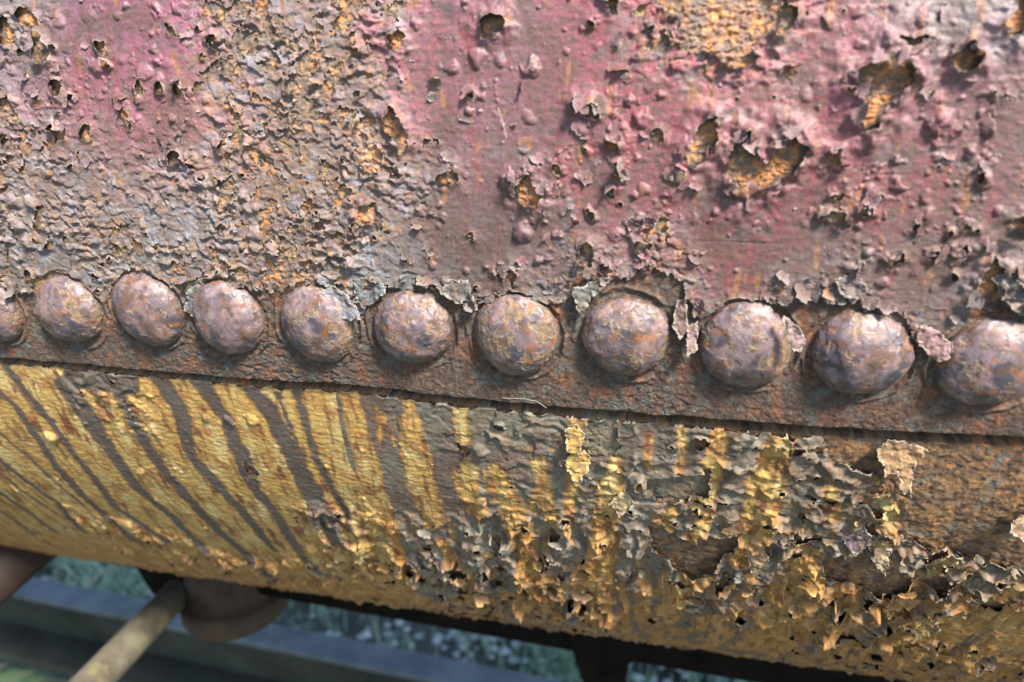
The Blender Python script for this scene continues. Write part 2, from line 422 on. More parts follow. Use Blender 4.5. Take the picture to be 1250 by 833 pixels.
# the big swellings seen around the large openings
SWELL = [((1085, 60), 14, 3.), ((1120, 70), 12, 2.5), ((1030, 128), 9, 3.4), ((1195, 80), 12, 3.), ((1210, 30), 12, 2.5), ((1100, 20), 10, 2), ((950, 150), 13, 3.2), ((985, 165), 10, 2.6), ((905, 160), 8, 2), ((850, 130), 8, 1.8), ((700, 125), 8, 2.6), ((722, 122), 8, 2.4), ((755, 170), 12, 2.6), ((748, 205), 8, 2.2), ((708, 160), 5, 2.2),
         ((605, 15), 9, 1.8), ((560, 10), 8, 1.4), ((720, 20), 8, 1.6), ((800, 40), 9, 2.), ((820, 60), 8, 2.), ((960, 40), 8, 2.), ((50, 60), 9, 2.), ((690, 195), 5, 1.6), ((640, 210), 7, 1.5), ((660, 255), 7, 1.5), ((820, 235), 7, 2.2), ((845, 225), 6, 2.), ((1150, 158), 7, 2.2), ((1060, 175), 5, 1.6), ((1132, 262), 4, 2.2), ((1140, 120), 6, 1.8), ((480, 35), 6, 1.5), ((1010, 210), 6, 1.4), ((940, 240), 5, 1.5), ((890, 60), 6, 1.2),
         ((100, 70), 5, 1.4), ((150, 75), 5, 1.6), ((205, 78), 5, 1.4), ((130, 190), 6, 1.4), ((180, 160), 6, 1.5), ((70, 105), 6, 1.5), ((170, 190), 5, 1.3), ((1240, 60), 8, 2.), ((1130, 30), 8, 1.6), ((1020, 60), 5, 1.)]
sw = np.zeros(X.shape)
for p, r, h in SWELL:
    qx, qt = inv(*p)
    r = r * (.33 / .85)
    d2 = ((X - qx) * .95 + (WX - X) * .5) ** 2 + ((T - qt) + (WT - T) * .5) ** 2
    sw += h * .62 * np.exp(-d2 / (2 * (r * .9) ** 2))

m = np.minimum(np.minimum(m_strip, m_cov), np.minimum(m_hole, m_small))
m = np.minimum(m, T - (te[None, :] + 2.5))
m = np.minimum(m, rd - 21.5 - 1.6 * fbm(X, T, 7, 3, 55) )
m = np.clip(m, -6, 6)
ins = m > 0
# drop specks
d_in = cham(ins, 14, SU)
curlA = np.clip(.35 + 1.1 * fbm(X, T, 10, 3, 71) + .5 * sst(8, 1, np.abs(m_strip)), .05, 2.2)
curlA = curlA * (.3 + .85 * sst(.1, .9, cov))
# one fine pale scratch
sa, sb_ = inv(609, 133), inv(619, 168)
kk = np.clip(((X - sa[0]) * (sb_[0] - sa[0]) + (T - sa[1]) * (sb_[1] - sa[1])) / ((sb_[0] - sa[0]) ** 2 + (sb_[1] - sa[1]) ** 2), 0, 1)
scr = np.hypot(X - sa[0] - kk * (sb_[0] - sa[0]), T - sa[1] - kk * (sb_[1] - sa[1]))
curlA = np.where(X < -190, curlA * .8, curlA)
curl = curlA * np.exp(-(d_in / 1.9) ** 1.3)

# steel under the paint
sc1 = scales(X, T, 5.2, 201, .16, .5) + .6 * scales(X, T, 2.6, 202, .2, .4)
grain = fbm(X, T, 3.2, 5, 203, .65)
rustz = sst(.5, -.1, cov)
nearseam = sst(12, 2, np.abs(T + 14))
Hs = .34 * grain + .2 * scales(X, T, 2.4, 209, .3, .8) + .12 * fbm(X, T, 1.5, 2, 212) + .10 * fbm(X, T, 30, 2, 204) + .4 * chips(X, T, 4.2, 207, .7) * rustz + sc1 * (.2 + .2 * rustz) * (1 - .7 * sst(4, -2, m_strip)) - .35 + .3 * rustz
Hs = Hs + 1.1 * np.exp(-((rd - 22.8 - .8 * fbm(X, T, 9, 3, 214)) / .8) ** 2) * sst(-.4, .3, fbm(X, T, 10, 2, 205) + .2)   # collar of scale round each rivet
Hs = Hs - .5 * np.exp(-((rd - 20.6) / .9) ** 2)
Hs = Hs + .1 * sst(0, -2, m_hole) + .4 * chips(X, T, 3., 222, 1.) * sst(0, -1, m_hole)
# seam edge: roll down and turn under
row = np.abs(ts[:, None] - te[None, :])
below = T < te[None, :]
Tm = np.where(below, te[None, :] + np.clip((te[None, :] - T) - 1.6, 0, None) * 3., T)
under = np.clip((te[None, :] - T), 0, None)
Hs_ = np.where(below, -np.minimum(under, 1.6) * 1.1 - .5, Hs - .25 * np.exp(-row / .7))
hp_base = .55 + .18 * fbm(X, T, 16, 3, 81) + .14 * fbm(X, T, 3.1, 4, 82, .6) + .1 * fbm(X * 1.0, T * 2.2, 5, 3, 83)
flaky = sst(.75, .1, cov)
amp_ = .35 + 1.1 * sst(-.35, .35, fbm(X, T, 26, 3, 310))
Hp = hp_base + bl * .8 + sw + rim + curl + (.06 + .94 * flaky * amp_) * (.7 * soft(chips(X, T, 7.0, 301, 1.)) + .25 * chips(X, T, 2.6, 305, .7)) + .15 * flaky
Hp = Hp - .12 * flaky
Hp = np.maximum(Hp, Hs + .08 + .12 * sst(.5, 2., d_in))
# the torn edge also draws back from the opening
gy, gx = np.gradient(cham(ins, 6, SU), SU)
back = np.clip(curl + rim * .3, 0, 2.5) * np.exp(-d_in / 1.2) * .35
print('upper fields')

NEAR = (xs[0], ts[0], SU)
# colours
SATK = .85
PINK = [((30, 30), (120, 105, 112)), ((130, 40), (166, 96, 126)), ((200, 30), (175, 92, 125)), ((100, 110), (172, 96, 112)), ((170, 130), (166, 98, 116)), ((225, 150), (172, 92, 92)), ((30, 130), (150, 108, 122)), ((30, 220), (122, 106, 102)), ((120, 220), (130, 104, 104)),
        ((330, 40), (132, 104, 114)), ((400, 100), (126, 100, 96)), ((250, 260), (122, 106, 104)), ((380, 300), (116, 96, 90)), ((250, 150), (140, 105, 105)), ((440, 200), (118, 102, 100)), ((500, 30), (166, 94, 112)), ((520, 120), (170, 84, 100)), ((600, 120), (142, 104, 114)), ((650, 100), (165, 86, 102)), ((600, 60), (150, 98, 112)),
        ((750, 60), (172, 78, 94)), ((800, 100), (168, 72, 84)), ((600, 200), (150, 98, 106)), ((700, 200), (150, 94, 100)), ((520, 260), (122, 92, 92)), ((650, 280), (128, 90, 90)), ((780, 230), (152, 86, 92)), ((900, 110), (168, 90, 102)), ((1020, 90), (185, 84, 98)), ((930, 230), (152, 80, 90)), ((900, 300), (140, 84, 84)),
        ((1100, 60), (158, 112, 128)), ((1200, 120), (152, 86, 96)), ((1100, 220), (156, 84, 90)), ((1150, 300), (132, 90, 86)), ((1220, 230), (138, 94, 96)), ((1000, 340), (118, 92, 88)), ((600, 330), (112, 96, 92)), ((1180, 20), (150, 150, 155)), ((60, 330), (112, 106, 104)), ((200, 330), (112, 106, 104)), ((460, 350), (112, 116, 118)), ((1230, 345), (120, 110, 108))]
SATK = .78
cp = alb(field(X, T, PINK, 15))
SATK = .85
strk = fbm(X, T / 9., 5, 4, 91)
n1 = fbm(X, T, 14, 4, 92); n2 = fbm(X, T, 4, 4, 93); n3 = fbm(X, T, 1.6, 3, 94)
redr = alb((176, 70, 74)); grey = alb((122, 114, 116)); olive = alb((104, 90, 74)); blue = alb((132, 134, 146)); orange = alb((196, 128, 66)); brown = alb((104, 76, 58)); ochre = alb((180, 148, 98)); tan = alb((128, 110, 92)); pale = alb((186, 178, 165))
cp = mixc(cp, alb((116, 92, 90)), .4 * sst(.05, .5, fbm(X, T / 6, 12, 4, 133)) * sst(.3, .9, cov))
cp = mixc(cp, redr, .5 * sst(.1, .55, strk) * sst(.3, .9, cov))
cp = mixc(cp, grey, .55 * sst(.1, .5, n1 + .3 * n2 - .2 * cov + .1))
cp = mixc(cp, olive, .7 * sst(.02, .4, fbm(X, T * 1.8, 4.4, 4, 95)) * sst(1.4, .4, (bl + sw)))      # olive dirt and the ripples' shading, both painted between the bumps
cp = mixc(cp, alb((180, 140, 146)), .2 * sst(.4, 2.2, bl + sw + rim))  # pale highlights painted onto blisters, swellings and hole rims
cp = mixc(cp, blue * 1.15, .6 * sst(.1, .5, fbm(X, T, 11, 3, 96)) * flaky)
cp = cp * (1 + .5 * flaky)[..., None]
cp = mixc(cp, alb((158, 136, 126)), .6 * flaky * sst(.0, .4, fbm(X, T, 5, 4, 97)))
_, ca, cb, cc = chips(X, T, 7.0, 301, 1., full=True); _, c2a, c2b, c2c = chips(X, T, 2.6, 305, .7, full=True)
pick = (ca * 5.3 + .6 * c2b) % 1.
fl2 = np.clip(flaky + .25 * sst(.95, .6, cov), 0, 1) * (.25 + .75 * sst(-.2, .3, fbm(X, T, 18, 3, 311)))
cp = mixc(cp, ochre, .6 * fl2 * (pick < .1 + .22 * rustz * sst(-.2, .3, fbm(X, T, 20, 3, 132)))); cp = mixc(cp, alb((150, 134, 146)), .5 * fl2 * ((pick > .4) & (pick < .6)))
cp = mixc(cp, alb((116, 92, 76)), .5 * fl2 * ((pick > .64) & (pick < .76))); cp = mixc(cp, orange, .6 * fl2 * (pick > .97 - .09 * rustz))
cp = mixc(cp, alb((150, 152, 148)), .6 * fl2 * ((pick > .8) & (pick < .86)))
cp = cp * (1 + .2 * fl2 * (cb - .5))[..., None]
cp = mixc(cp, alb((134, 84, 48)), .7 * np.exp(-(d_in / 1.7) ** 2) * sst(-.3, .3, z_ := fbm(X, T, 6, 3, 130)))
cp = mixc(cp, alb((112, 84, 74)), (.55 - .3 * flaky) * sst(-.05, .45, fbm(X, T, 24, 5, 131, .62)))
cp = mixc(cp, orange, .55 * sst(.42, .62, fbm(X, T / 3, 6, 4, 98)))
cp = cp * (1 + .22 * n3)[..., None]
cp = mixc(cp, pale, .45 * np.exp(-(d_in / .45) ** 2))
cp = mixc(cp, alb((200, 160, 160)), .8 * (scr < .45))
glp = np.clip(.75 - .5 * flaky + .2 * n1 - .3 * sst(.1, .4, fbm(X, T * 1.8, 4.4, 4, 95)), 0, 1)
# rust colours
z = fbm(X, T, 9, 5, 111, .6); z2 = fbm(X, T, 3.2, 4, 112, .6); z3 = fbm(X, T, 22, 3, 113)
cr = mixc(np.broadcast_to(alb((138, 114, 100)), X.shape + (3,)), ochre, sst(.0, .5, z + .3 * z2))
cr = mixc(cr, orange * 1.1, .9 * sst(.1, .5, z2 * .7 + z3 * .5 + .28 * (m_hole < 0) + .1 * rustz))
cr = cr * (1 + .25 * rustz)[..., None]
cr = mixc(cr, brown, .5 * sst(.15, .5, fbm(X, T, 5, 4, 114)))
kp = sst(-3, 3, poly_sd(X, T, inv_pts([(825, -30), (975, -30), (950, 40), (925, 85), (880, 85), (835, 70)])))
cr = mixc(cr, alb((128, 104, 104)), .75 * kp * sst(-.25, .25, fbm(X, T, 6, 5, 119, .65)))
cr = mixc(cr, alb((150, 112, 66)), .6 * kp * sst(.0, .3, fbm(X, T, 3, 4, 120)))
cr = mixc(cr, grey, .6 * sst(.12, .4, fbm(X, T, 6, 4, 115)) * rustz)
cr = cr * (1 + .45 * sst(.5, -.5, m_hole))[..., None]
seamc = mixc(np.broadcast_to(alb((108, 90, 80)), X.shape + (3,)), alb((118, 84, 66)), .8 * sst(.0, .6, z + .3 * z2 + .25 * sst(60, 160, X)))
seamc = mixc(seamc, alb((116, 116, 110)), .8 * sst(.1, .5, fbm(X, T, 8, 5, 116) + .05)); seamc = mixc(seamc, alb((160, 122, 78)), .5 * sst(.25, .5, z2 + .25 * z3))
seamc = mixc(seamc, alb((158, 96, 60)), .55 * sst(.15, .5, fbm(X, T / 2, 10, 4, 219) + .1 * sst(0, 200, X)))
seamc = mixc(seamc, alb((84, 66, 60)), .6 * sst(.15, .5, fbm(X, T, 3.4, 4, 117)))
ks = sst(3, -3, m_strip)
cr = mixc(cr, seamc, ks)
cr = mixc(cr, pale * .8, .6 * np.exp(-((T - te[None, :]) / .5) ** 2) * sst(-.2, .2, fbm(X, T * 0, 5, 2, 118) + .1))
cr = cr * (1 + .3 * z2 * .8 + .2 * n3)[..., None]
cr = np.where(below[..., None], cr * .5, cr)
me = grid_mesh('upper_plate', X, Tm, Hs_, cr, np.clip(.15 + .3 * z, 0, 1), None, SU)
upper = link_mesh('upper_plate', me, MAT_RUST, tank)
me = grid_mesh('paint_layer', X, T, Hp, cp, glp, m, SU, gx * back, gy * back)
up = link_mesh('paint_layer', me, MAT_PAINT)
up.parent = upper; up['label'] = 'pink and grey paint lifting off the rust in blisters'
U_ = dict(x0=xs[0], t0=ts[0], st=SU, H=Hp.copy(), C=cp.copy(), m=m.copy(), fl=flaky.copy(), ms=m_strip.copy(), mh=m_hole.copy(), rd=rd.copy())
print('upper plate', len(me.vertices))

# ------------------------------------------------------------------ lower plate
SATK = .86
XL0, XL1, TL0, TL1, SL = -560., 330., -430., -20., .5
xs = XL0 + np.arange(int((XL1 - XL0) / SL)) * SL; ts = TL0 + np.arange(int((TL1 - TL0) / SL)) * SL
X, T = np.meshgrid(xs, ts)
HL = -3.4
WX = X + fbm(X, T, 11, 5, 421, .6) * 4.; WT = T + fbm(X, T, 11, 5, 422, .6) * 4.
def along(pts, ww):
    """strip of paint or streak: pixel way points and widths -> signed distance in mm, positive inside"""
    Q = inv_pts(pts, HL); wm = []
    for i, (p, w_) in enumerate(zip(pts, ww)):
        a = inv(p[0] - w_ / 2, p[1], HL); b = inv(p[0] + w_ / 2, p[1], HL); wm.append(abs(a[0] - b[0]) / 2)
    best = np.full(X.shape, -50.)
    x0, x1, t0, t1 = Q[:, 0].min() - 30, Q[:, 0].max() + 30, Q[:, 1].min() - 30, Q[:, 1].max() + 30
    a = ((xs > x0) & (xs < x1)).nonzero()[0]; b = ((ts > t0) & (ts < t1)).nonzero()[0]
    if len(a) < 2 or len(b) < 2: return best
    sl = (slice(b[0], b[-1] + 1), slice(a[0], a[-1] + 1))
    lx = X[sl] + (WX[sl] - X[sl]) * .25; lt = T[sl]
    out = np.full(lx.shape, -50.)
    for i in range(len(Q) - 1):
        ax, ay = Q[i]; bx, by = Q[i + 1]; ex, ey = bx - ax, by - ay
        k = np.clip(((lx - ax) * ex + (lt - ay) * ey) / (ex * ex + ey * ey + 1e-9), 0, 1)
        d = np.hypot(lx - ax - k * ex, lt - ay - k * ey)
        out = np.maximum(out, wm[i] + (wm[i + 1] - wm[i]) * k - d)
    best[sl] = out
    return best
DARK = [([(2, 436), (30, 475), (64, 515), (94, 557), (111, 577), (141, 617), (178, 642), (206, 660)], [9, 10, 9, 9, 8, 8, 7, 5]),
        ([(-25, 455), (0, 478), (20, 495), (44, 529), (60, 555), (81, 583), (124, 624), (161, 654), (180, 668)], [9, 9, 9, 10, 9, 9, 8, 6, 5]),
        ([(-40, 520), (3, 563), (70, 612), (104, 650)], [8, 7, 6, 4]), ([(-30, 570), (0, 600), (37, 625), (70, 650)], [7, 6, 5, 4]), ([(-30, 600), (20, 635), (60, 662)], [4, 4, 4]),
        ([(84, 470), (111, 512), (140, 556), (171, 597), (208, 627), (252, 669)], [26, 24, 16, 13, 10, 7]), ([(140, 462), (168, 522), (188, 556), (215, 590), (255, 634), (296, 671), (340, 704)], [16, 14, 15, 14, 12, 10, 8]),
        ([(196, 462), (222, 502), (235, 556), (265, 590), (302, 630), (336, 671)], [22, 20, 14, 12, 12, 7]), ([(247, 466), (275, 508), (297, 558), (309, 593), (336, 624), (370, 677), (400, 700)], [24, 15, 20, 14, 12, 10, 6]),
        ([(303, 470), (329, 498), (358, 556), (386, 607), (412, 655)], [18, 22, 22, 26, 24]), ([(363, 476), (373, 515), (388, 560), (412, 605), (430, 640)], [12, 8, 9, 9, 9]), ([(100, 455), (150, 462)], [40, 40])]
YEL = [([(428, 476), (436, 520), (447, 560), (472, 640), (488, 690)], [22, 26, 28, 30, 26]), ([(500, 490), (504, 530), (512, 580), (530, 640)], [14, 30, 38, 22]), ([(562, 497), (566, 534)], [20, 20]), ([(573, 570), (578, 625)], [24, 24]), ([(606, 572), (620, 605), (637, 650), (652, 700), (660, 740)], [18, 28, 30, 34, 30]), ([(657, 560), (668, 615), (680, 650)], [16, 22, 10]),
       ([(703, 512), (702, 545), (698, 590), (692, 640)], [14, 22, 16, 12]), ([(752, 560), (745, 600), (738, 650), (728, 710), (722, 760)], [14, 34, 34, 44, 50]), ([(793, 528), (791, 570)], [9, 9]), ([(834, 524), (830, 572)], [13, 10]), ([(818, 620), (812, 650)], [16, 18]), ([(876, 532), (869, 572), (858, 620), (850, 660)], [26, 26, 26, 22]), ([(955, 530), (937, 580), (927, 630), (912, 680)], [30, 46, 48, 44]), ([(855, 690), (838, 712), (812, 745)], [30, 34, 30]),
       ([(985, 672), (975, 710), (955, 760), (930, 790)], [40, 60, 70, 70]), ([(1260, 715), (1200, 745), (1120, 775), (1040, 806)], [70, 80, 70, 50]), ([(1075, 590), (1085, 625), (1078, 655)], [24, 26, 34]), ([(1012, 592), (1020, 628)], [20, 20]), ([(1150, 670), (1110, 715), (1060, 745)], [26, 28, 26]), ([(540, 660), (570, 700), (590, 740)], [14, 26, 26]), ([(480, 700), (560, 745), (640, 765)], [26, 20, 16]), ([(385, 520), (420, 600), (440, 650)], [10, 24, 10]), ([(760, 775), (840, 790), (960, 812)], [40, 40, 30])]
leftz = -poly_sd(X + WX * 0, T, inv_pts([(405, 440), (425, 560), (470, 640), (520, 720), (560, 765), (1500, 900), (1500, 440)], HL))      # positive left of the broken-up part
sd_dark = np.full(X.shape, -50.)
DARK += [([(-30, 500), (30, 552), (90, 605), (120, 630)], [4, 4, 3, 3]), ([(-40, 545), (20, 592), (80, 632)], [4, 3, 3]), ([(340, 480), (372, 560), (392, 620)], [6, 5, 4])]
for p, w_ in DARK: sd_dark = np.maximum(sd_dark, along(p, [1.02 * a for a in w_]))
sd_yel = np.full(X.shape, -50.)
for p, w_ in YEL: sd_yel = np.maximum(sd_yel, along(p, [1.02 * a for a in w_]))
sd_yel = np.maximum(sd_yel, 5 * (fbm(X, T / 5, 9, 4, 442) - .62 + .22 * sst(-80, -120, T)))
wob = fbm(X, T, 8, 5, 431, .62) * 2.0
ypoly = poly_sd(WX, WT, inv_pts([(640, 700), (735, 690), (800, 705), (1000, 705), (1150, 720), (1400, 720), (1400, 900), (900, 850), (560, 800), (470, 730)], HL))
sd_yel = np.maximum(sd_yel, np.minimum(ypoly, 5 * (fbm(X, T / 4.5, 10, 4, 441) + .04 + .25 * sst(150, 230, X))))
isy = np.where(leftz > 0, -sd_dark, sd_yel) + wob      # >0 yellow
ky = sst(-.8, .6, isy + .5 * fbm(X, T, 2.5, 3, 432))

# bare steel
BARE = [[(1120, 500), (1400, 500), (1400, 690), (1250, 694), (1190, 672), (1140, 668), (1105, 655), (1100, 600), (1070, 575), (1020, 560), (1000, 535)], [(790, 640), (850, 655), (905, 650), (888, 672), (868, 690), (845, 702), (820, 680), (800, 668)], [(1002, 672), (1060, 672), (1118, 690), (1120, 702), (1090, 722), (1052, 712), (1010, 700)],
        [(790, 582), (868, 575), (862, 600), (820, 610), (795, 605)], [(717, 512), (752, 514), (760, 545), (742, 558), (718, 552)], [(300, 560), (318, 575), (306, 588)], [(560, 540), (576, 548), (566, 556)], [(1115, 630), (1140, 640), (1120, 655), (1105, 645)]]
m_b = np.full(X.shape, 12.)
for P_ in BARE:
    Q = inv_pts(P_, HL)
    a = ((xs > Q[:, 0].min() - 16) & (xs < Q[:, 0].max() + 16)).nonzero()[0]; b = ((ts > Q[:, 1].min() - 16) & (ts < Q[:, 1].max() + 16)).nonzero()[0]
    sl = (slice(b[0], b[-1] + 1), slice(a[0], a[-1] + 1))
    s = -poly_sd(X[sl] + (WX[sl] - X[sl]) * .8, T[sl] + (WT[sl] - T[sl]) * .8, Q)
    m_b[sl] = np.minimum(m_b[sl], s)
LC = [((0, 450), 1.4), ((60, 520), 1.4), ((150, 580), 1.3), ((300, 540), 1.3), ((100, 465), .8), ((60, 650), 1.1), ((200, 675), .75), ((300, 640), 1.15), ((330, 705), .5), ((250, 695), .6), ((400, 540), 1.1), ((420, 690), .65), ((480, 600), 1.05), ((450, 660), .6), ((500, 650), .65), ((560, 580), .95), ((600, 650), .6), ((560, 700), .2), ((640, 720), .2), ((640, 600), .8),
      ((700, 660), .5), ((700, 590), .75), ((560, 520), .9), ((650, 520), .75), ((700, 740), .25), ((800, 600), .6), ((780, 560), .9), ((800, 530), .8), ((760, 700), .7), ((870, 620), .7), ((880, 720), .45), ((900, 670), .5), ((800, 750), .8), ((900, 780), .8), ((1000, 740), .5), ((930, 600), .8), ((1050, 600), .5), ((1040, 640), .35), ((960, 560), .6), ((1150, 720), .25), ((1080, 740), .3), ((1200, 700), .2), ((1200, 760), .9), ((1100, 790), .6), ((720, 775), .3), ((560, 755), .25), ((1000, 800), .4), ((1240, 700), .5), ((1060, 760), .3)]
cov = field(X, T, LC, 16, HL)
ch = sst(1.1, .25, cov)                            # how broken up the coat is
TC = np.where(T < -130, -130 + (T + 130) * .55, T)
n = fbm(X * .62, TC, 10, 5, 461, .55)
f = n + cov * .75 + .1 * sst(-150, -250, T)
m_cov = np.clip(f / grad_norm(f, SL), -6, 6)
den = .05 + .75 * ch
bl = 0; m_small = np.full(X.shape, 9.)
for L_, sd_, r0, r1, hh, br in ((16, 501, 2.4, 5.6, .5, .3), (8, 502, 1., 2.6, .4, .06), (3.6, 503, .4, 1.2, .4, .0)):
    h_, q_, r_, c_ = bumps(X, TC, L_, sd_, den, r0, r1, hh)
    bl = bl + h_
    hole_r = (.3 + .45 * np.modf(c_ * 7.3)[0])
    m_small = np.minimum(m_small, np.where((np.modf(c_ * 13.7)[0] < br), (q_ - hole_r) * r_ + fbm(X, T, 2.4, 3, 504) * .8, 9.))
m_gap = (t_edge(X) - T + .8 * fbm(X, T * 0, 12, 4, 620)) - (7.2 + np.clip(X, -300, 200) * .005) + fbm(X, T, 6, 4, 621) * 1.6
m = np.clip(np.minimum(np.minimum(m_b, m_cov), np.minimum(m_small, m_gap)), -6, 6)
ins = m > 0
d_in = cham(ins, 14, SL)
curlA = np.clip(.5 + 1.9 * fbm(X, T, 12, 3, 471) + .6 * ch, .1, 2.6) * (1 - .6 * sst(-250, -320, T)) * (.45 + .75 * ch)
curlA = curlA * sst(7, 13, t_edge(X) - T)
curl = curlA * np.exp(-(d_in / 2.4) ** 1.3)
grain = fbm(X, T, 3.4, 5, 603, .65)
sc1 = scales(X, T, 6, 601, .14, .5) + .6 * scales(X, T, 2.8, 602, .18, .4)
bare_k = sst(0, -4, m_b)
Hs = HL + .4 * grain + sc1 * (.8 - .55 * bare_k) + .25 * scales(X, T, 2.6, 609, .3, .9) - .5
gapw = 5.8 + np.clip(X, -300, 200) * .005
dip = -16. * sst(-.9, -.1, T - t_edge(X) + gapw + .8 * fbm(X, T * 0, 12, 4, 620))
Hs = Hs + dip
ripple = fbm(X * .62 + T * .25, T * 1.25, 3.3, 4, 611, .6)
Hp = HL + dip + .7 + .2 * fbm(X, T, 20, 3, 612) + .24 * ripple * (1 + .3 * ky) + bl * .9 + curl + ch * (1 + .45 * sst(-110, -150, T) * sst(-300, -230, T)) * (1 - .6 * sst(-270, -330, T)) * (1. * soft(chips(X, TC, 14, 613, 1.7, .45, 1.5), 2) + .5 * soft(chips(X, TC, 6.0, 614, .9, .4, 1.3), 1) + .4) + .06 * chips(X, T, 5, 615, 1.)
Hp = np.maximum(Hp, Hs + .12 + .25 * sst(.5, 2.5, d_in))
Hs = np.where(T > -34, Hs, Hs)
gy, gx = np.gradient(cham(ins, 6, SL), SL)
back = np.clip(curl, 0, 2.5) * np.exp(-d_in / 1.4) * .35
# colours
z = fbm(X, T, 12, 5, 701, .6); z2 = fbm(X, T, 3.6, 4, 702, .6); z3 = fbm(X, T, 34, 3, 703)
yel = np.broadcast_to(alb((222, 176, 84)), X.shape + (3,))
yel = mixc(yel, alb((238, 212, 136)), .75 * sst(-.1, .5, fbm(X, T / 3, 12, 4, 704)))
yel = mixc(yel, alb((188, 118, 46)), .75 * sst(.0, .5, z + .25 * ch))
edge_y = sst(1.8, 0, isy) * (leftz > 0) + sst(2.5, 0, isy) * (leftz <= 0)
yel = mixc(yel, alb((170, 108, 48)), .6 * edge_y)
yel = mixc(yel, alb((132, 66, 50)), .85 * sst(.3, .55, fbm(X, T / 2.4, 11, 5, 705) + .12 * ch))
botr = sst(-150, -330, T)
yel = mixc(yel, alb((206, 136, 44)), .6 * botr)
yel = mixc(yel, alb((206, 140, 48)), .5 * (leftz < 0) * sst(-90, -150, T))
yel = mixc(yel, alb((128, 84, 52)), .65 * sst(.1, .5, fbm(X, T / 7., 4, 4, 720)))
dk = np.broadcast_to(alb((134, 126, 110)), X.shape + (3,))
dk = mixc(dk, alb((124, 104, 92)), sst(-.3, .4, z3)); dk = mixc(dk, alb((128, 96, 66)), .6 * sst(.0, .5, fbm(X, T / 3, 7, 4, 721))); dk = mixc(dk, alb((104, 86, 72)), .6 * sst(.1, .5, fbm(X, T, 14, 4, 706)))
dk = dk * (1 + .3 * ch)[..., None]
dk = mixc(dk, alb((144, 144, 130)), .8 * ch * sst(-.1, .35, fbm(X, T, 9, 4, 707)))
dk = mixc(dk, alb((96, 108, 96)), .6 * sst(-75, -45, T) * sst(-.1, .4, fbm(X, T, 9, 4, 708)))
dk = mixc(dk, alb((128, 96, 64)), .5 * sst(-6, 8, ypoly)); dk = np.where((leftz > 0)[..., None], mixc(dk, alb((116, 98, 92)), .5) * .8, dk)
dk = mixc(dk, alb((134, 104, 76)), .6 * sst(60, 170, X))
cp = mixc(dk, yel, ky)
chk = ch * (1 - .65 * ky)
_, ca, cb, cc = chips(X, TC, 6.0, 614, .9, .4, 1.3, True); _, c2a, c2b, c2c = chips(X, TC, 14, 613, 1.7, .45, 1.5, True)
pick = (ca * 7.3 + c2b) % 1.
cp = mixc(cp, alb((142, 146, 136)), .5 * chk * (pick < .2))
cp = mixc(cp, alb((190, 146, 74)), .6 * chk * ((pick > .3) & (pick < .42)))
cp = mixc(cp, alb((122, 88, 62)), .6 * chk * ((pick > .5) & (pick < .64)))
cp = mixc(cp, alb((176, 128, 118)), .5 * ch * (pick > .93))
cp = cp * (1 + .35 * ch * (cb - .5))[..., None]
cp = mixc(cp, alb((118, 76, 44)), .55 * np.exp(-(d_in / 1.6) ** 2) * sst(-.1, .3, z2))
cp = mixc(cp, alb((104, 84, 62)), .8 * sst(-48, -40, T + 2.5 * fbm(X, T * 0, 14, 3, 709)) * sst(-300, 60, X + 60))     # dirt under the seam, its colour darkened to deepen the shaded gap
cp = mixc(cp, alb((168, 150, 104)), .6 * ch * sst(.3, .6, fbm(X, T, 5, 4, 710)))
cp = mixc(cp, alb((60, 56, 52)), .5 * ch * sst(.35, .6, fbm(X, T, 4, 4, 711)))
cp = cp * (1 + .18 * z2 + .15 * fbm(X, T, 1.8, 2, 712))[..., None]
cp = mixc(cp, alb((190, 184, 160)), .5 * np.exp(-(d_in / .5) ** 2))
cr = mixc(np.broadcast_to(alb((134, 102, 74)), X.shape + (3,)), alb((166, 124, 76)), sst(-.1, .45, z + .3 * z2))
cr = mixc(cr, alb((180, 112, 54)), .75 * sst(.15, .55, z3 * .5 + .7 * z2)); cr = mixc(cr, alb((84, 68, 58)), .8 * sst(.05, .4, fbm(X, T, 5.5, 4, 713)))
cr = mixc(cr, alb((128, 130, 122)), .6 * sst(.28, .5, fbm(X, T, 9, 5, 714)))
gp = inv_pts([(717, 512), (752, 514), (760, 545), (742, 558), (718, 552)], HL); 
kgrey = sst(-6, 2, poly_sd(X, T, gp)); gp = inv_pts([(790, 582), (868, 575), (862, 600), (820, 610), (795, 605)], HL); kgrey = np.maximum(kgrey, .8 * sst(-6, 2, poly_sd(X, T, gp)))
cr = mixc(cr, alb((134, 138, 122)), .55 * kgrey)
cr = cr * 1.2
cr = cr * (1 + .3 * z2)[..., None]
me = grid_mesh('lower_plate', X, T, Hs, cr, np.clip(.15 + .3 * z, 0, 1), None, SL)
lower = link_mesh('lower_plate', me, MAT_RUST, tank)
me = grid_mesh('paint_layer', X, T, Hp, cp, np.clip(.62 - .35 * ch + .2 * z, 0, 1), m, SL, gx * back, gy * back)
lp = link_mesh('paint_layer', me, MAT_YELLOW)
lp.parent = lower; lp['label'] = 'yellow paint with grey brown run marks, flaking off'
L_A = dict(x0=xs[0], t0=ts[0], st=SL, H=Hp.copy(), C=cp.copy(), m=m.copy(), fl=ch.copy(), ms=m_b.copy())
print('lower plate', len(me.vertices))

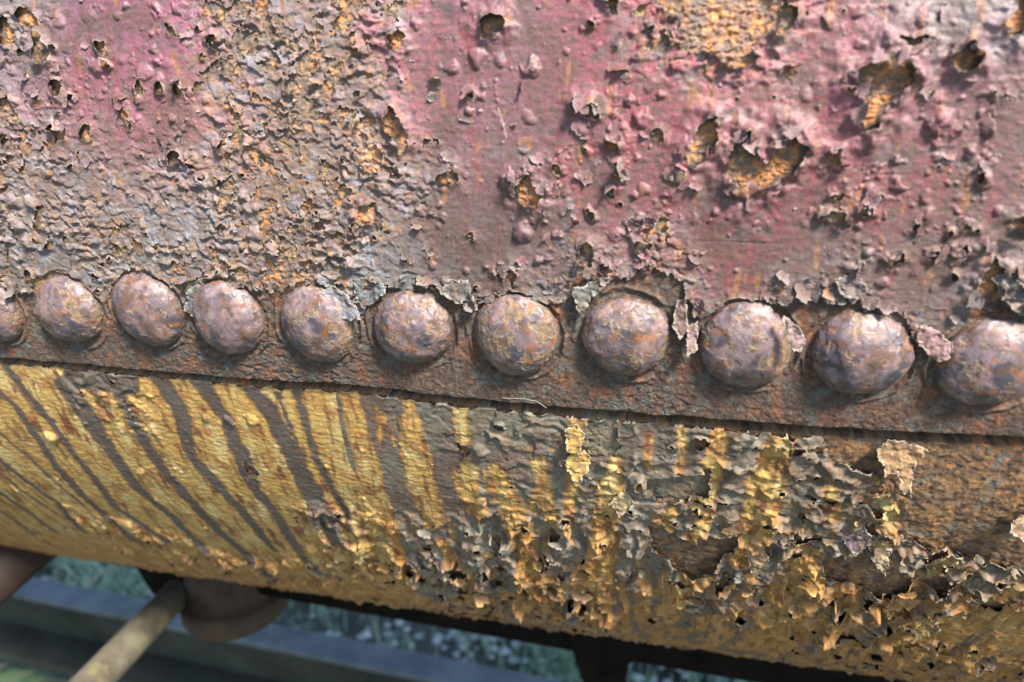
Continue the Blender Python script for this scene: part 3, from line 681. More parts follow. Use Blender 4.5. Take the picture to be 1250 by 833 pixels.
# ------------------------------------------------------------------ rivets
def rivet(i, cx, ct):
    rs = random.Random(50 + i)
    nr, na = 96, 300
    r = (np.arange(nr + 1) / nr)[:, None]; th = (np.arange(na) / na * 2 * math.pi)[None, :]
    ang = r * R(83)
    RR, Hh = 19.5 + rs.uniform(-.5, .5), 9.8 + rs.uniform(-.6, .8)
    a = ang * 21.
    U = a * np.cos(th) + 90 * i; V = a * np.sin(th) + 37 * i
    rho = np.sin(ang) ** .95 * RR / np.sin(R(83)) ** .95; hh = (np.cos(ang) - math.cos(R(83))) / (1 - math.cos(R(83))) * Hh
    lump = fbm(U, V, 17, 3, 801) * 1.7 * sst(1.02, .6, r)
    n = fbm(U, V, 8, 5, 802, .6); n2 = fbm(U, V, 3, 4, 803, .6); sm = sst(-.3, .3, fbm(U, V, 14, 2, 820))
    pb, ts_, tk = [(.1, 0, .2), (.1, 0, .4), (.25, -.5, .2), (.3, 0, .1), (.1, -.3, .6), (.12, 0, .2), (-.05, .0, .3), (.1, -.2, .3), (.1, -.3, .7), (.2, -.9, .2), (.15, -.1, .4), (0, 0, .3)][i]
    pm = .9 * n + .22 * fbm(U, V, 3.6, 4, 812, .6) + pb + .17 - tk * sst(.1, 1., np.cos(th - ts_) * r)
    paint = sst(-.04, .04, pm)
    rough_ = sst(-.2, .2, pm)
    ridge = np.exp(-(pm / .05) ** 2)
    d = lump + paint * .4 + ridge * .1 + (.03 + .13 * sm) * n2 + .15 * scales(U, V, 4, 804, .12, .6) * (1 - .8 * paint) + bumps(U, V, 6, 805, .3, .5, 1.8, .4)[0] * .8 + .5 * soft(sst(0, .06, fbm(U, V, 11, 4, 821) - .05))
    edge = sst(.86, 1., r + .05 * n)
    d = d - .5 * edge * sst(-.2, .3, fbm(U, V, 5, 3, 806))
    sq = 1 + .03 * np.cos(2 * (th - rs.uniform(0, 3))) + .02 * np.cos(3 * (th + rs.uniform(0, 3)))
    k = 1 + .72 * d / 22.
    x = cx + rho * np.cos(th) * sq * k; t = ct + rho * np.sin(th) * sq * k; h = hh * k - .8
    P = surf(x, t, h)
    mau = alb((148, 126, 134)); pk = alb((176, 138, 134)); bl_ = alb((84, 84, 100)); gold = alb((186, 142, 98)); tn = alb((150, 128, 104)); dk_ = alb((96, 78, 72)); gr = alb((118, 114, 110))
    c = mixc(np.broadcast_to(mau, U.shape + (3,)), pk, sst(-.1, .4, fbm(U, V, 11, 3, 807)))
    c = mixc(c, bl_, .85 * sst(-.1, .35, fbm(U, V, 13, 3, 808) - .3 * np.sin(th) * r - .1))  # lower side painted slate blue and grey to read as shaded
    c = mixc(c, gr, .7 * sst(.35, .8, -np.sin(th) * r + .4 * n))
    c = mixc(c, alb((196, 168, 166)), .6 * sst(.1, .5, fbm(U, V, 12, 4, 823)))
    c = mixc(c, alb((128, 96, 74)), .8 * sst(.0, .4, fbm(U, V, 9, 5, 822)))
    c = mixc(c, dk_, .5 * sst(.2, .5, fbm(U, V, 5, 4, 809)))
    ru = mixc(np.broadcast_to(tn, U.shape + (3,)), gold, sst(-.1, .35, n2 + .4 * fbm(U, V, 9, 2, 810)))
    ru = mixc(ru, dk_, .6 * sst(.1, .5, fbm(U, V, 4, 4, 811)))
    c = mixc(ru, c, paint)
    c = mixc(c, alb((186, 112, 56)), .6 * sst(.3, .5, fbm(U, V, 7, 4, 824)))
    c = mixc(c, alb((110, 90, 74)), .8 * sst(.8, 1.0, r + .1 * n))
    c = mixc(c, alb((214, 190, 168)), .35 * ridge)
    c = .84 * c * (1 + .25 * n2)[..., None]
    gl = np.clip(.45 + .45 * paint - .5 * sst(.8, 1, r) + .2 * n, 0, 1)
    idx = np.arange((nr + 1) * na).reshape(nr + 1, na); j = np.roll(idx, -1, 1)
    q = np.stack([idx[:-1], j[:-1], j[1:], idx[1:]], -1).reshape(-1, 4)[:, ::-1]
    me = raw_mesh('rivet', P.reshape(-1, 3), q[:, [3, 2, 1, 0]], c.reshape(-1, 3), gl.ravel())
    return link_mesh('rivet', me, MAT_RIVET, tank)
SATK = .9
RO = []
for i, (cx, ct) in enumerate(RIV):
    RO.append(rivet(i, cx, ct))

# ------------------------------------------------------------------ loose flakes curling off the plates
def flake(parent, name, pts, hinge, h0, lift, c, mat, sd_, H=0., curlp=1.4, dish=1.1):
    Q = inv_pts(pts, H + h0); hg = np.array(inv(hinge[0], hinge[1], H + h0))
    st = .3
    fx = np.arange(Q[:, 0].min() - 3, Q[:, 0].max() + 3, st); fy = np.arange(Q[:, 1].min() - 3, Q[:, 1].max() + 3, st)
    X, T = np.meshgrid(fx, fy)
    wx = X + fbm(X, T, 4, 4, sd_, .6) * 1.5; wt = T + fbm(X, T, 4, 4, sd_ + 1, .6) * 1.5
    m = poly_sd(wx, wt, Q)
    if (m > 0).sum() < 12: return
    s_ = np.hypot(X - hg[0], T - hg[1]); S = s_[m > 0].max(); s0 = s_[m > 0].min()
    u = np.clip((s_ - s0) / (S - s0), 0, 1.2)
    Hh = H + h0 + lift * u ** curlp + dish * fbm(X, T, 6, 3, sd_ + 2) + .25 * fbm(X, T, 2, 3, sd_ + 3) + .5 * dish * np.exp(-(np.clip(m, 0, None) / 1.2) ** 2) * fbm(X, T, 3, 2, sd_ + 4) * 2
    n = fbm(X, T, 5, 4, sd_ + 5)
    C = mixc(np.broadcast_to(alb(c) * .85, X.shape + (3,)), alb((134, 104, 80)), .85 * sst(-.1, .4, n)); C = mixc(C, alb(c) * .6, .6 * sst(.0, .3, fbm(X, T, 3, 4, sd_ + 8)))
    C = mixc(C, alb((212, 200, 182)), .5 * np.exp(-(np.clip(m, 0, None) / .5) ** 2)) * (1 + .25 * fbm(X, T, 2.2, 3, sd_ + 6))[..., None]
    me = grid_mesh(name, X, T, Hh, C, np.clip(.55 + .3 * n, 0, 1), np.clip(m, -6, 6), st)
    o = bpy.data.objects.new(name, me); COL.objects.link(o); me.materials.append(mat); o.parent = parent
    so = o.modifiers.new('thickness', 'SOLIDIFY'); so.thickness = .00035; so.offset = 0
    return o
def look(A, k, x, t):
    a = A[k]; i = np.clip(((t - A['t0']) / A['st']).astype(int), 0, a.shape[0] - 1); j = np.clip(((x - A['x0']) / A['st']).astype(int), 0, a.shape[1] - 1)
    return a[i, j]

def peelings(parent, name, A, x, t, ang, size, lift, tip, mat, seed):
    """thin torn scraps of paint, each fixed along one side and curling up towards the other"""
    rs = np.random.RandomState(seed); n = len(x); nr, na = 7, 22
    r = np.linspace(0, 1, nr)[None, :, None]; th = (np.arange(na) / na * 2 * np.pi)[None, None, :]
    out = 1 + sum(rs.uniform(.08, .42 / k ** .6, (n, 1, 1)) * np.cos(k * th + rs.uniform(0, 6.3, (n, 1, 1))) for k in (2, 3, 5, 7, 10))
    out = np.clip(out, .3, 1.8)
    a = r * out * np.cos(th); b = r * out * np.sin(th) * rs.uniform(.7, 1.25, (n, 1, 1))
    u = np.clip((a + 1) / 2, 0, 1.4)
    cv = rs.uniform(.6, 2.1, (n, 1, 1))                     # how far round it curls
    S = size[:, None, None]; Lf = lift[:, None, None]
    h = Lf * S * (1 - np.cos(u * cv)) / .9 - .15 + .12 * S * np.sin(3 * b + rs.uniform(0, 6, (n, 1, 1))) * u + .06 * S * rs.normal(0, 1, (n, nr, na)) * u
    aa = -1 + 2 * np.sin(u * cv * .8) / (cv * .8)
    ca, sa_ = np.cos(ang)[:, None, None], np.sin(ang)[:, None, None]
    X_ = x[:, None, None] + S * (aa * ca - b * sa_); T_ = t[:, None, None] + S * (aa * sa_ + b * ca)
    H0 = look(A, 'H', x, t)[:, None, None]
    P = surf(X_, T_, H0 + h)
    C0 = look(A, 'C', x, t)[:, None, None, :] * rs.uniform(.8, 1.25, (n, 1, 1, 1))
    k = np.broadcast_to((sst(.72, 1, r) * .35 + .55 * sst(.55, 1.1, u))[..., None], C0.shape[:1] + (nr, na, 1))
    C = C0 + (tip[:, None, None, :] - C0) * k  # pale free edges: caught light painted into the tip colour
    idx = np.arange(n * nr * na).reshape(n, nr, na); j = np.roll(idx, -1, 2)
    q = np.stack([idx[:, :-1], idx[:, 1:], j[:, 1:], j[:, :-1]], -1).reshape(-1, 4)
    me = raw_mesh(name, P.reshape(-1, 3), q, C.reshape(-1, 3), np.full(n * nr * na, .45))
    o = bpy.data.objects.new(name, me); COL.objects.link(o); me.materials.append(mat); o.parent = parent
    o['kind'] = 'stuff'
    return o

rs = np.random.RandomState(11)
# lower plate: thick where the coat is breaking up
cx_ = rs.uniform(-330, 260, 16000); ct_ = rs.uniform(-400, -48, 16000)
pr = look(L_A, 'fl', cx_, ct_) * np.where(ct_ < -200, .75, 1.) * sst(-.25, .35, fbm(cx_, ct_, 32, 3, 951)) + .6 * (np.abs(look(L_A, 'm', cx_, ct_) - .8) < .8) * look(L_A, 'fl', cx_, ct_) + .012
ok = (rs.rand(16000) < pr * .42) & (look(L_A, 'm', cx_, ct_) > .2)
cx_, ct_ = cx_[ok][:1700], ct_[ok][:1700]; n_ = len(cx_)
sz = .8 + 2.9 * rs.rand(n_) ** 2.2 * sst(.1, .6, look(L_A, 'fl', cx_, ct_)); sz = sz * (1 + .6 * sst(-130, -200, ct_)) * (1 - .65 * sst(-270, -340, ct_))
col0 = look(L_A, 'C', cx_, ct_); isyel = (col0[:, 0] / (col0[:, 2] + .01)) > 2.4
tip = np.where(isyel[:, None], alb((236, 196, 108)), alb((160, 158, 142))); tip = np.where((rs.rand(n_) < .12)[:, None], alb((196, 150, 120)), tip)
peelings(lower, 'curled_flakes', L_A, cx_, ct_, rs.normal(-1.57, .9, n_), sz, rs.uniform(.12, .75, n_), tip, MAT_YELLOW, 21)
print('peelings lower', n_)
# upper plate: lips of the broken blisters, the torn edge above the rivets, the scaly left
cx_ = rs.uniform(-300, 250, 60000); ct_ = rs.uniform(-30, 170, 60000); mm_ = look(U_, 'm', cx_, ct_)
lip = (mm_ > .15) & (mm_ < 1.3)
pr = .10 * lip * (look(U_, 'fl', cx_, ct_) < .5) + .016 * lip * (look(U_, 'fl', cx_, ct_) >= .5) + .22 * lip * (np.abs(look(U_, 'ms', cx_, ct_)) < 2.5) + .0025 * look(U_, 'fl', cx_, ct_) * (mm_ > .2) + .0012 * (mm_ > .2)
ok = (rs.rand(60000) < pr * 2.6) & (mm_ > .1) & (look(U_, 'rd', cx_, ct_) > 20.5)
cx_, ct_ = cx_[ok][:2600], ct_[ok][:2600]; n_ = len(cx_)
e = 1.0; gx_ = look(U_, 'm', cx_ + e, ct_) - look(U_, 'm', cx_ - e, ct_); gt_ = look(U_, 'm', cx_, ct_ + e) - look(U_, 'm', cx_, ct_ - e)
ang = np.where(look(U_, 'm', cx_, ct_) < 1.4, np.arctan2(-gt_, -gx_) + rs.normal(0, .35, n_), rs.normal(-1.57, .9, n_))
near = np.abs(look(U_, 'ms', cx_, ct_)) < 2.5
tip = np.where(near[:, None], alb((150, 152, 150)), np.where((rs.rand(n_) < .6)[:, None], alb((196, 164, 172)), alb((170, 166, 172))))
peelings(upper, 'curled_flakes', U_, cx_, ct_, ang, (.8 + 2.8 * rs.rand(n_) ** 2.) * np.where(near, 1.2, 1.) * (1 - .35 * look(U_, 'fl', cx_, ct_)), rs.uniform(.3, 1.1, n_), tip, MAT_PAINT, 22)
print('peelings upper', n_)
FU = [([(698, 352), (722, 345), (744, 338), (737, 352), (722, 362), (716, 374), (708, 380), (702, 364)], (745, 335), 1.2, 3, (134, 136, 128)),
      ([(1110, 408), (1125, 398), (1142, 402), (1160, 418), (1156, 434), (1140, 438), (1128, 425)], (1128, 392), 1.5, 3, (192, 146, 148)),
      ([(826, 372), (838, 362), (838, 380), (840, 398), (830, 410), (821, 395)], (840, 360), 1.5, 4, (140, 112, 104)),
      ([(392, 352), (410, 350), (428, 362), (444, 386), (430, 390), (412, 377)], (412, 345), 1.5, 4, (158, 160, 170)),
      ([(432, 340), (455, 338), (472, 350), (462, 366), (445, 376), (436, 362)], (448, 336), 1., 1.5, (128, 142, 148)),
      ([(955, 386), (968, 392), (982, 412), (978, 428), (968, 426), (960, 408)], (956, 384), 9., 3, (196, 160, 158)),
      ([(838, 402), (850, 392), (852, 410), (848, 426), (838, 430)], (856, 392), 2.5, 4, (172, 140, 138)),
      ([(1210, 340), (1232, 330), (1262, 342), (1262, 384), (1240, 380), (1224, 366)], (1240, 326), 1.5, 3, (132, 130, 128)),
      ([(545, 340), (572, 344), (580, 366), (560, 368), (540, 356)], (560, 336), 1., 2.5, (126, 122, 120)),
      ([(232, 352), (246, 346), (250, 372), (238, 386), (228, 376)], (240, 344), 1., 2., (122, 122, 124)),
      ([(1018, 340), (1040, 334), (1058, 350), (1044, 364), (1024, 358)], (1040, 330), 1.2, 3, (140, 122, 124))]
FL = [([(1070, 548), (1085, 536), (1104, 540), (1130, 546), (1117, 560), (1106, 590), (1097, 587), (1092, 568), (1080, 574)], (1100, 532), 1.5, 8, (206, 162, 112)),
      ([(1226, 636), (1240, 624), (1265, 618), (1268, 652), (1248, 656), (1238, 646)], (1275, 630), 1.5, 6, (204, 166, 130)),
      ([(690, 558), (700, 550), (715, 552), (724, 560), (717, 573), (707, 582), (697, 572)], (725, 552), 1.5, 5, (228, 188, 96)),
      ([(690, 524), (704, 518), (714, 530), (708, 548), (694, 546)], (712, 518), 1.5, 4, (222, 180, 90)),
      ([(1060, 662), (1075, 652), (1088, 670), (1078, 690), (1067, 682)], (1082, 652), 1.5, 6, (220, 194, 150)),
      ([(742, 612), (762, 598), (774, 612), (758, 624)], (764, 594), 1.5, 4, (218, 192, 138)),
      ([(1128, 684), (1150, 665), (1172, 672), (1160, 684), (1148, 700), (1132, 704)], (1140, 708), 1.5, 6, (214, 174, 96)),
      ([(1018, 640), (1050, 636), (1066, 655), (1040, 668)], (1030, 634), 1.2, 5, (150, 128, 134)),
      ([(905, 660), (925, 652), (940, 680), (920, 694)], (915, 650), 1.2, 5, (214, 180, 130)),
      ([(1100, 752), (1130, 744), (1146, 760), (1116, 768)], (1120, 740), 1.2, 6, (204, 168, 90))]
for k, (p_, hg_, h0_, lf_, c_) in enumerate(FU): flake(upper, 'paint_flake', p_, hg_, h0_, lf_, c_, MAT_PAINT, 1000 + 10 * k)
for k, (p_, hg_, h0_, lf_, c_) in enumerate(FL): flake(lower, 'paint_flake', p_, hg_, h0_, lf_, c_, MAT_YELLOW, 1300 + 10 * k, HL)
# a hair-thin strip of paint hanging from the seam's edge
V = []; F = []
P_ = [(612, 486, 0), (640, 487, 1.), (655, 490, 2.4), (667, 498, 3)]
for i, (a, b, h) in enumerate(P_):
    q_ = inv(a, b, h)
    for dx_, dt_, dh_ in ((0, .13, 0), (0, -.13, 0), (0, 0, .13)): V.append(surf(np.array([q_[0] + dx_]), np.array([q_[1] + dt_]), np.array([h + dh_]))[0])
for i in range(len(P_) - 1):
    for k in range(3): F.append([3 * i + k, 3 * i + (k + 1) % 3, 3 * i + 3 + (k + 1) % 3, 3 * i + 3 + k])
me = bpy.data.meshes.new('paint_strip'); me.from_pydata([tuple(map(float, v)) for v in V], [], F)
a_ = me.color_attributes.new('tint', 'FLOAT_COLOR', 'POINT'); a_.data.foreach_set('color', np.tile([.3, .29, .25, 1.], len(V)).astype(np.float32))
o = bpy.data.objects.new('paint_strip', me); COL.objects.link(o); me.materials.append(MAT_PAINT); o.parent = upper

# ================================================================== UNDER AND BEHIND THE TANK
def simple_mat(name, c0, c1, sc=20, rough=.8, bump=.4, dist=.004, spec=.4, c2=None, sc2=6.):
    m = bpy.data.materials.new(name); t, N, L = nodes(m); b = N['Principled BSDF']
    tc = N.new('ShaderNodeTexCoord'); n = N.new('ShaderNodeTexNoise'); n.inputs['Scale'].default_value = sc; n.inputs['Detail'].default_value = 8; n.inputs['Roughness'].default_value = .65
    L.new(tc.outputs['Object'], n.inputs['Vector'])
    cr_ = N.new('ShaderNodeValToRGB'); cr_.color_ramp.elements[0].position = .35; cr_.color_ramp.elements[1].position = .65
    cr_.color_ramp.elements[0].color = (*c0, 1); cr_.color_ramp.elements[1].color = (*c1, 1)
    L.new(n.outputs['Fac'], cr_.inputs['Fac']); out = cr_.outputs['Color']
    if c2 is not None:
        n3_ = N.new('ShaderNodeTexNoise'); n3_.inputs['Scale'].default_value = sc2; n3_.inputs['Detail'].default_value = 6
        L.new(tc.outputs['Object'], n3_.inputs['Vector'])
        r2 = N.new('ShaderNodeValToRGB'); r2.color_ramp.elements[0].position = .58; r2.color_ramp.elements[1].position = .68
        L.new(n3_.outputs['Fac'], r2.inputs['Fac'])
        mx = N.new('ShaderNodeMix'); mx.data_type = 'RGBA'; L.new(r2.outputs['Color'], mx.inputs['Factor']); L.new(out, mx.inputs['A']); mx.inputs['B'].default_value = (*c2, 1); out = mx.outputs['Result']
    L.new(out, b.inputs['Base Color']); b.inputs['Roughness'].default_value = rough; b.inputs['Specular IOR Level'].default_value = spec
    bp = N.new('ShaderNodeBump'); bp.inputs['Strength'].default_value = bump; bp.inputs['Distance'].default_value = dist
    L.new(n.outputs['Fac'], bp.inputs['Height']); L.new(bp.outputs['Normal'], b.inputs['Normal'])
    return m
M_DARK = simple_mat('shaded dark steel', (.004, .003, .0025), (.012, .008, .006), 30, .9, spec=.08)  # rail and brackets: the cradle's deep shade put into a near black colour
M_BEAM = simple_mat('old steel beam', (.08, .10, .115), (.14, .165, .18), 14, .5, .2, c2=(.05, .06, .045))  # top flange: the sky's blue reflection put into the steel's colour
M_BEAM_SHADE = simple_mat('shaded olive steel', (.018, .022, .016), (.05, .055, .04), 10, .9)  # web and lower flange: the beam's shade painted as a darker steel
M_PIPE = simple_mat('lichened galvanised pipe', (.07, .06, .042), (.15, .135, .10), 40, .7, .4, .002, c2=(.17, .15, .07), sc2=34)
M_DRUM = simple_mat('brown rusted casting', (.018, .011, .007), (.06, .036, .022), 25, .75)
M_BRACE = simple_mat('red brown steel', (.014, .009, .007), (.045, .024, .017), 25, .7)
M_GROUND = simple_mat('gravelly soil', (.035, .045, .04), (.11, .125, .115), 9, .95, 1., .03, c2=(.12, .2, .09), sc2=3.)
M_STONE = simple_mat('pale ballast stone', (.4, .48, .5), (.75, .8, .82), 12, .9)
M_GRASS = simple_mat('grass blades', (.2, .36, .24), (.42, .6, .46), 3, .7)
M_STRAW = simple_mat('bleached straw', (.42, .42, .38), (.62, .6, .52), 8, .7)
M_LEAF = simple_mat('bright green leaf', (.09, .22, .02), (.16, .32, .04), 8, .5)
M_TWIG = simple_mat('grey twig', (.10, .09, .075), (.2, .18, .15), 20, .9)

def mesh_from(name, V, F, smooth=False):
    me = bpy.data.meshes.new(name); me.from_pydata([tuple(map(float, v)) for v in V], [], F); me.update()
    if smooth: me.polygons.foreach_set('use_smooth', [True] * len(me.polygons))
    return me

def put(name, me, mat, parent=None):
    o = bpy.data.objects.new(name, me); COL.objects.link(o); me.materials.append(mat)
    if parent is not None:
        o.parent = parent; o.matrix_parent_inverse = Matrix.Translation(-parent.location)
    return o

def bevel(o, w_, seg=2):
    b = o.modifiers.new('bevel', 'BEVEL'); b.width = w_; b.segments = seg; b.limit_method = 'ANGLE'
    return o

def prism(poly, vec):
    n = len(poly); V = [np.array(p) for p in poly] + [np.array(p) + vec for p in poly]
    F = [list(range(n))[::-1], [n + i for i in range(n)]] + [[i, (i + 1) % n, n + (i + 1) % n, n + i] for i in range(n)]
    return V, F

def tube(pts, rad, n=24, cap=True, wob=0.):
    V = []; F = []
    for i, p in enumerate(pts):
        a = pts[min(i + 1, len(pts) - 1)] - pts[max(i - 1, 0)]; a = a / np.linalg.norm(a)
        u = np.cross(a, [0, 0, 1.]); u /= np.linalg.norm(u) + 1e-9; v = np.cross(a, u)
        r = rad[i] if hasattr(rad, '__len__') else rad
        for k in range(n):
            t = 2 * math.pi * k / n; rr = r * (1 + wob * math.sin(3 * t + i * 1.7) * .5)
            V.append(p + rr * (math.cos(t) * u + math.sin(t) * v))
    for i in range(len(pts) - 1):
        for k in range(n):
            F.append([i * n + k, i * n + (k + 1) % n, (i + 1) * n + (k + 1) % n, (i + 1) * n + k])
    if cap:
        F.append(list(range(n))[::-1]); F.append([(len(pts) - 1) * n + k for k in range(n)])
    return V, F

# ground, one sheet to the horizon, finer close by
GZ = -1.12
gr_ = [-300, -60, -20, -8, -4] + list(np.linspace(-2.2, 3.2, 160)) + [5, 9, 20, 60, 300]
GX, GY = np.meshgrid(np.array(gr_) - .3, np.array(gr_) + .6)
GH = GZ + .03 * fbm(GX, GY, .6, 4, 901) + .02 * fbm(GX, GY, .12, 3, 902)
GH = np.where((np.abs(GX) > 3.4) | (np.abs(GY) > 3.9), GZ, GH)
n_ = len(gr_); idx = np.arange(n_ * n_).reshape(n_, n_)
q = np.stack([idx[:-1, :-1], idx[:-1, 1:], idx[1:, 1:], idx[1:, :-1]], -1).reshape(-1, 4)
me = raw_mesh('ground', np.stack([GX, GY, GH], -1).reshape(-1, 3), q)
tag(put('ground', me, M_GROUND), kind='structure')

# ballast stones, grass
rs = np.random.RandomState(4)
V = []; F = []
for k in range(5000):
    c = np.array([rs.uniform(-1.6, 1.3), rs.uniform(.82, 2.7), GZ + .005]); r = rs.uniform(.005, .016)
    base = len(V); 
    for p in ((1, 0, 0), (-1, 0, 0), (0, 1, 0), (0, -1, 0), (0, 0, 1), (0, 0, -1), (.7, .7, .3), (-.7, .6, .4), (.6, -.7, .5), (-.6, -.7, .3)):
        V.append(c + np.array(p) * r * rs.uniform(.6, 1.1, 3))
    for f_ in ((0, 6, 4), (6, 2, 4), (2, 7, 4), (7, 1, 4), (1, 9, 4), (9, 3, 4), (3, 8, 4), (8, 0, 4), (0, 5, 6), (6, 5, 2), (2, 5, 7), (7, 5, 1), (1, 5, 9), (9, 5, 3), (3, 5, 8), (8, 5, 0)):
        F.append([base + i for i in f_])
tag(put('ballast', mesh_from('ballast', V, F), M_STONE), kind='stuff', label='pale loose stones on the ground behind the steel beam')
V = []; F = []
cl = [(rs.uniform(-1.6, 1.3), rs.uniform(.8, 1.8)) for _ in range(200)]
for k in range(9000):
    cx_, cy_ = cl[rs.randint(len(cl))]; x = cx_ + rs.normal(0, .05); y = cy_ + rs.normal(0, .05)
    a = rs.uniform(0, 6.28); L_ = rs.uniform(.04, .13); b_ = rs.uniform(.2, .9); w_ = rs.uniform(.0015, .004)
    d = np.array([math.cos(a), math.sin(a), 0]); s_ = np.array([-d[1], d[0], 0]) * w_; o_ = np.array([x, y, GZ]); base = len(V)
    for j, t_ in enumerate((0, .5, 1)):
        p = o_ + d * L_ * b_ * t_ * t_ + np.array([0, 0, L_ * t_ * (1 - .3 * t_ * b_)])
        V += [p - s_ * (1 - .85 * t_), p + s_ * (1 - .85 * t_)]
    F += [[base, base + 1, base + 3, base + 2], [base + 2, base + 3, base + 5, base + 4]]
tag(put('grass', mesh_from('grass', V, F), M_GRASS), kind='stuff', label='blue green grass growing beyond the steel beam')

# the steel beam crossing behind (flange, web, lower flange)
bz = -.86
A = at(-420, 614, z=bz); B = at(900, 872, z=bz); A2 = at(-420, 640, z=bz)
ax = (B - A); ax[2] = 0; ln = np.linalg.norm(ax); ax /= ln; nr_ = np.array([ax[1], -ax[0], 0])
if nr_[1] > 0: nr_ = -nr_
wd_ = .052
def prof_box(u0, u1, z0, z1):
    return [A + nr_ * u0 + [0, 0, z1], A + nr_ * u1 + [0, 0, z1], A + nr_ * u1 + [0, 0, z0], A + nr_ * u0 + [0, 0, z0]]
beam = empty('steel_beam', tuple(A + ax * ln / 2 + np.array([0, 0, -.2])))
tag(beam, 'blurred blue grey steel beam crossing behind the tank near the ground', 'beam')
for nm, bx in (('top_flange', (0, wd_, -.014, 0)), ('web', (wd_ * .38, wd_ * .56, -.112, -.014)), ('bottom_flange', (-wd_ * .9, wd_ * 2.0, -.128, -.112))):
    V, F = prism(prof_box(*bx), ax * ln); bevel(put(nm, mesh_from(nm, V, F), M_BEAM if nm == 'top_flange' else M_BEAM_SHADE, beam), .003)

# pipe leaning out from under the tank
def rp(x, y, k):
    return CAM + (ROT @ np.array([(x - 625) / F_PX, 1, -(y - 416.5) / F_PX])) * k
p0 = rp(234, 706, .84); p1 = rp(92, 856, .62); p1 = p0 + (p1 - p0) * 1.5
pts = [p0 + (p1 - p0) * t_ for t_ in np.linspace(0, 1, 12)]
V, F = tube(pts, .0165, 32)
pp = put('leaning_pipe', mesh_from('leaning_pipe', V, F, True), M_PIPE)
tag(pp, 'grey pipe with yellow lichen slanting down to the left below the yellow paint', 'pipe')
# red brown brace at the far left
p0 = rp(70, 640, .72); p1 = rp(-110, 790, .6)
V, F = tube([p0 + (p1 - p0) * t_ for t_ in np.linspace(0, 1, 8)], .024, 28)
tag(put('brace_bar', mesh_from('brace_bar', V, F, True), M_BRACE), 'red brown bar at the left edge running down from under the tank', 'bar')

# cradle under the tank
YB = .27
fr = empty('support_frame', tuple(at(500, 775, Y=YB)))
tag(fr, 'black shadowed steel frame carrying the tank along its lower edge', 'frame')
poly = [at(-260, 560, Y=YB), at(60, 640, Y=YB), at(350, 690, Y=YB), at(720, 745, Y=YB), at(1300, 800, Y=YB), at(1300, 892, Y=YB), at(1000, 848, Y=YB), at(720, 800, Y=YB), at(350, 733, Y=YB), at(200, 702, Y=YB), at(60, 674, Y=YB), at(-260, 618, Y=YB)]
V, F = prism(poly, np.array([0, .035, 0])); bevel(put('rail', mesh_from('rail', V, F), M_DARK, fr), .002)
for P_ in ([(160, 676), (232, 690), (214, 726), (186, 727), (166, 695)], [(688, 770), (800, 790), (768, 812), (762, 850), (716, 850), (700, 800)]):
    V, F = prism([at(a, b, Y=YB - .004) for a, b in P_], np.array([0, .05, 0])); bevel(put('bracket', mesh_from('bracket', V, F), M_DARK, fr), .002)

# outlet casting hanging below the tank
c = rp(286, 716, .82)
def lathe(c, prof_, n=64):
    V = []; F = []
    for r, z in prof_:
        for k in range(n):
            t_ = 2 * math.pi * k / n; V.append(c + np.array([r * math.cos(t_), r * math.sin(t_), z]))
    for i in range(len(prof_) - 1):
        for k in range(n): F.append([i * n + k, (i + 1) * n + k, (i + 1) * n + (k + 1) % n, i * n + (k + 1) % n])
    F.append([(len(prof_) - 1) * n + k for k in range(n)][::-1])
    return V, F
V, F = lathe(c, [(.05, .13), (.05, .012), (.054, .0)])
oc = put('outlet_neck', mesh_from('outlet_neck', V, F, True), M_DRUM, tank)
V, F = lathe(c, [(.054, .0), (.058, -.002), (.0605, -.006), (.0605, -.022), (.058, -.027), (.050, -.034), (.036, -.041), (.018, -.045), (.002, -.046)])
of = put('outlet_cap', mesh_from('outlet_cap', V, F, True), M_DRUM); of.parent = oc; of.matrix_parent_inverse = Matrix.Identity(4)

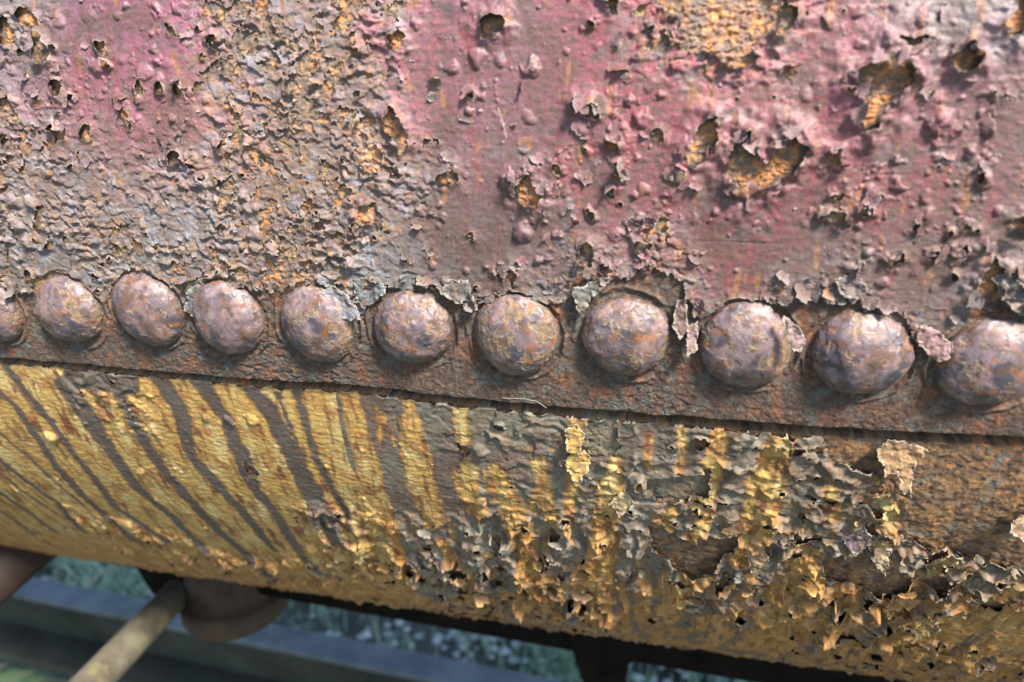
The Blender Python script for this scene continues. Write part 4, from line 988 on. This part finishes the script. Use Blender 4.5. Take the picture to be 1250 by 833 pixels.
# the rest of the tank's round body, behind the two plates
XS = np.array([-.8, -.6, -.3, 0, .3, .6, .9, 1.3])
tt_ = np.linspace(-.43, .215, 44)
ring = [surf(np.zeros(1), np.array([a * 1000.]), np.array([-18.]))[0][1:] for a in tt_]
e0, e1 = ring[0], ring[-1]
top = [e1 + np.array([.3 * (math.cos(a0) - math.cos(a)) * 1., .3 * (math.sin(a) - math.sin(a0))]) for a0 in (.33,) for a in np.linspace(.33, 1.57, 12)[1:]]
bot = [e0 + np.array([.3 * (math.cos(a0) - math.cos(a)), -.3 * (math.sin(a) - math.sin(a0))]) for a0 in (.93,) for a in np.linspace(.93, 1.57, 9)[1:]]
mid = (top[-1] + bot[-1]) / 2; hr = abs(top[-1][1] - bot[-1][1]) / 2
back_ = [np.array([mid[0] + (top[-1][0] - mid[0]) * math.cos(a) + .2 * math.sin(a), mid[1] + hr * math.cos(a)]) for a in np.linspace(0, math.pi, 30)[1:-1]]
ring = ring + top + back_ + bot[::-1]
nr2 = len(ring); V = [(x, p[0], p[1]) for x in XS for p in ring]
F = [[i * nr2 + k, (i + 1) * nr2 + k, (i + 1) * nr2 + (k + 1) % nr2, i * nr2 + (k + 1) % nr2] for i in range(len(XS) - 1) for k in range(nr2)]
F += [list(range(nr2)), [(len(XS) - 1) * nr2 + k for k in range(nr2)][::-1]]
put('tank_body', mesh_from('tank_body', V, F, False), simple_mat('rusted tank steel', (.006, .004, .003), (.018, .012, .009), 30, .9, spec=.08), tank)

# small things lying on the ground behind
def stick(name, a, b, r, mat, label, cat, sag=.0, grp=None):
    pts = [a + (b - a) * t_ + np.array([0, 0, sag * math.sin(math.pi * t_)]) + np.array([.004 * math.sin(9 * t_), 0, .003 * math.sin(7 * t_)]) for t_ in np.linspace(0, 1, 14)]
    V, F = tube(pts, [r * (1 - .6 * t_) for t_ in np.linspace(0, 1, 14)], 10)
    tag(put(name, mesh_from(name, V, F, True), mat), label, cat, grp)
stick('pale_stick', at(110, 712, z=GZ + .03), at(136, 688, z=GZ + .06), .006, M_STRAW, 'short white stick on the ground left of the black bracket', 'stick')
stick('twig', at(-30, 828, z=GZ + .03), at(125, 783, z=GZ + .05), .004, M_TWIG, 'thin grey twig left of the leaning pipe', 'twig', .02)
stick('twig', at(-10, 858, z=GZ + .03), at(60, 812, z=GZ + .05), .004, M_TWIG, 'short grey twig in the bottom left corner', 'twig', .02)
stick('twig', at(165, 812, z=GZ + .04), at(232, 862, z=GZ + .02), .003, M_TWIG, 'thin brown twig right of the leaning pipe', 'twig', .01)
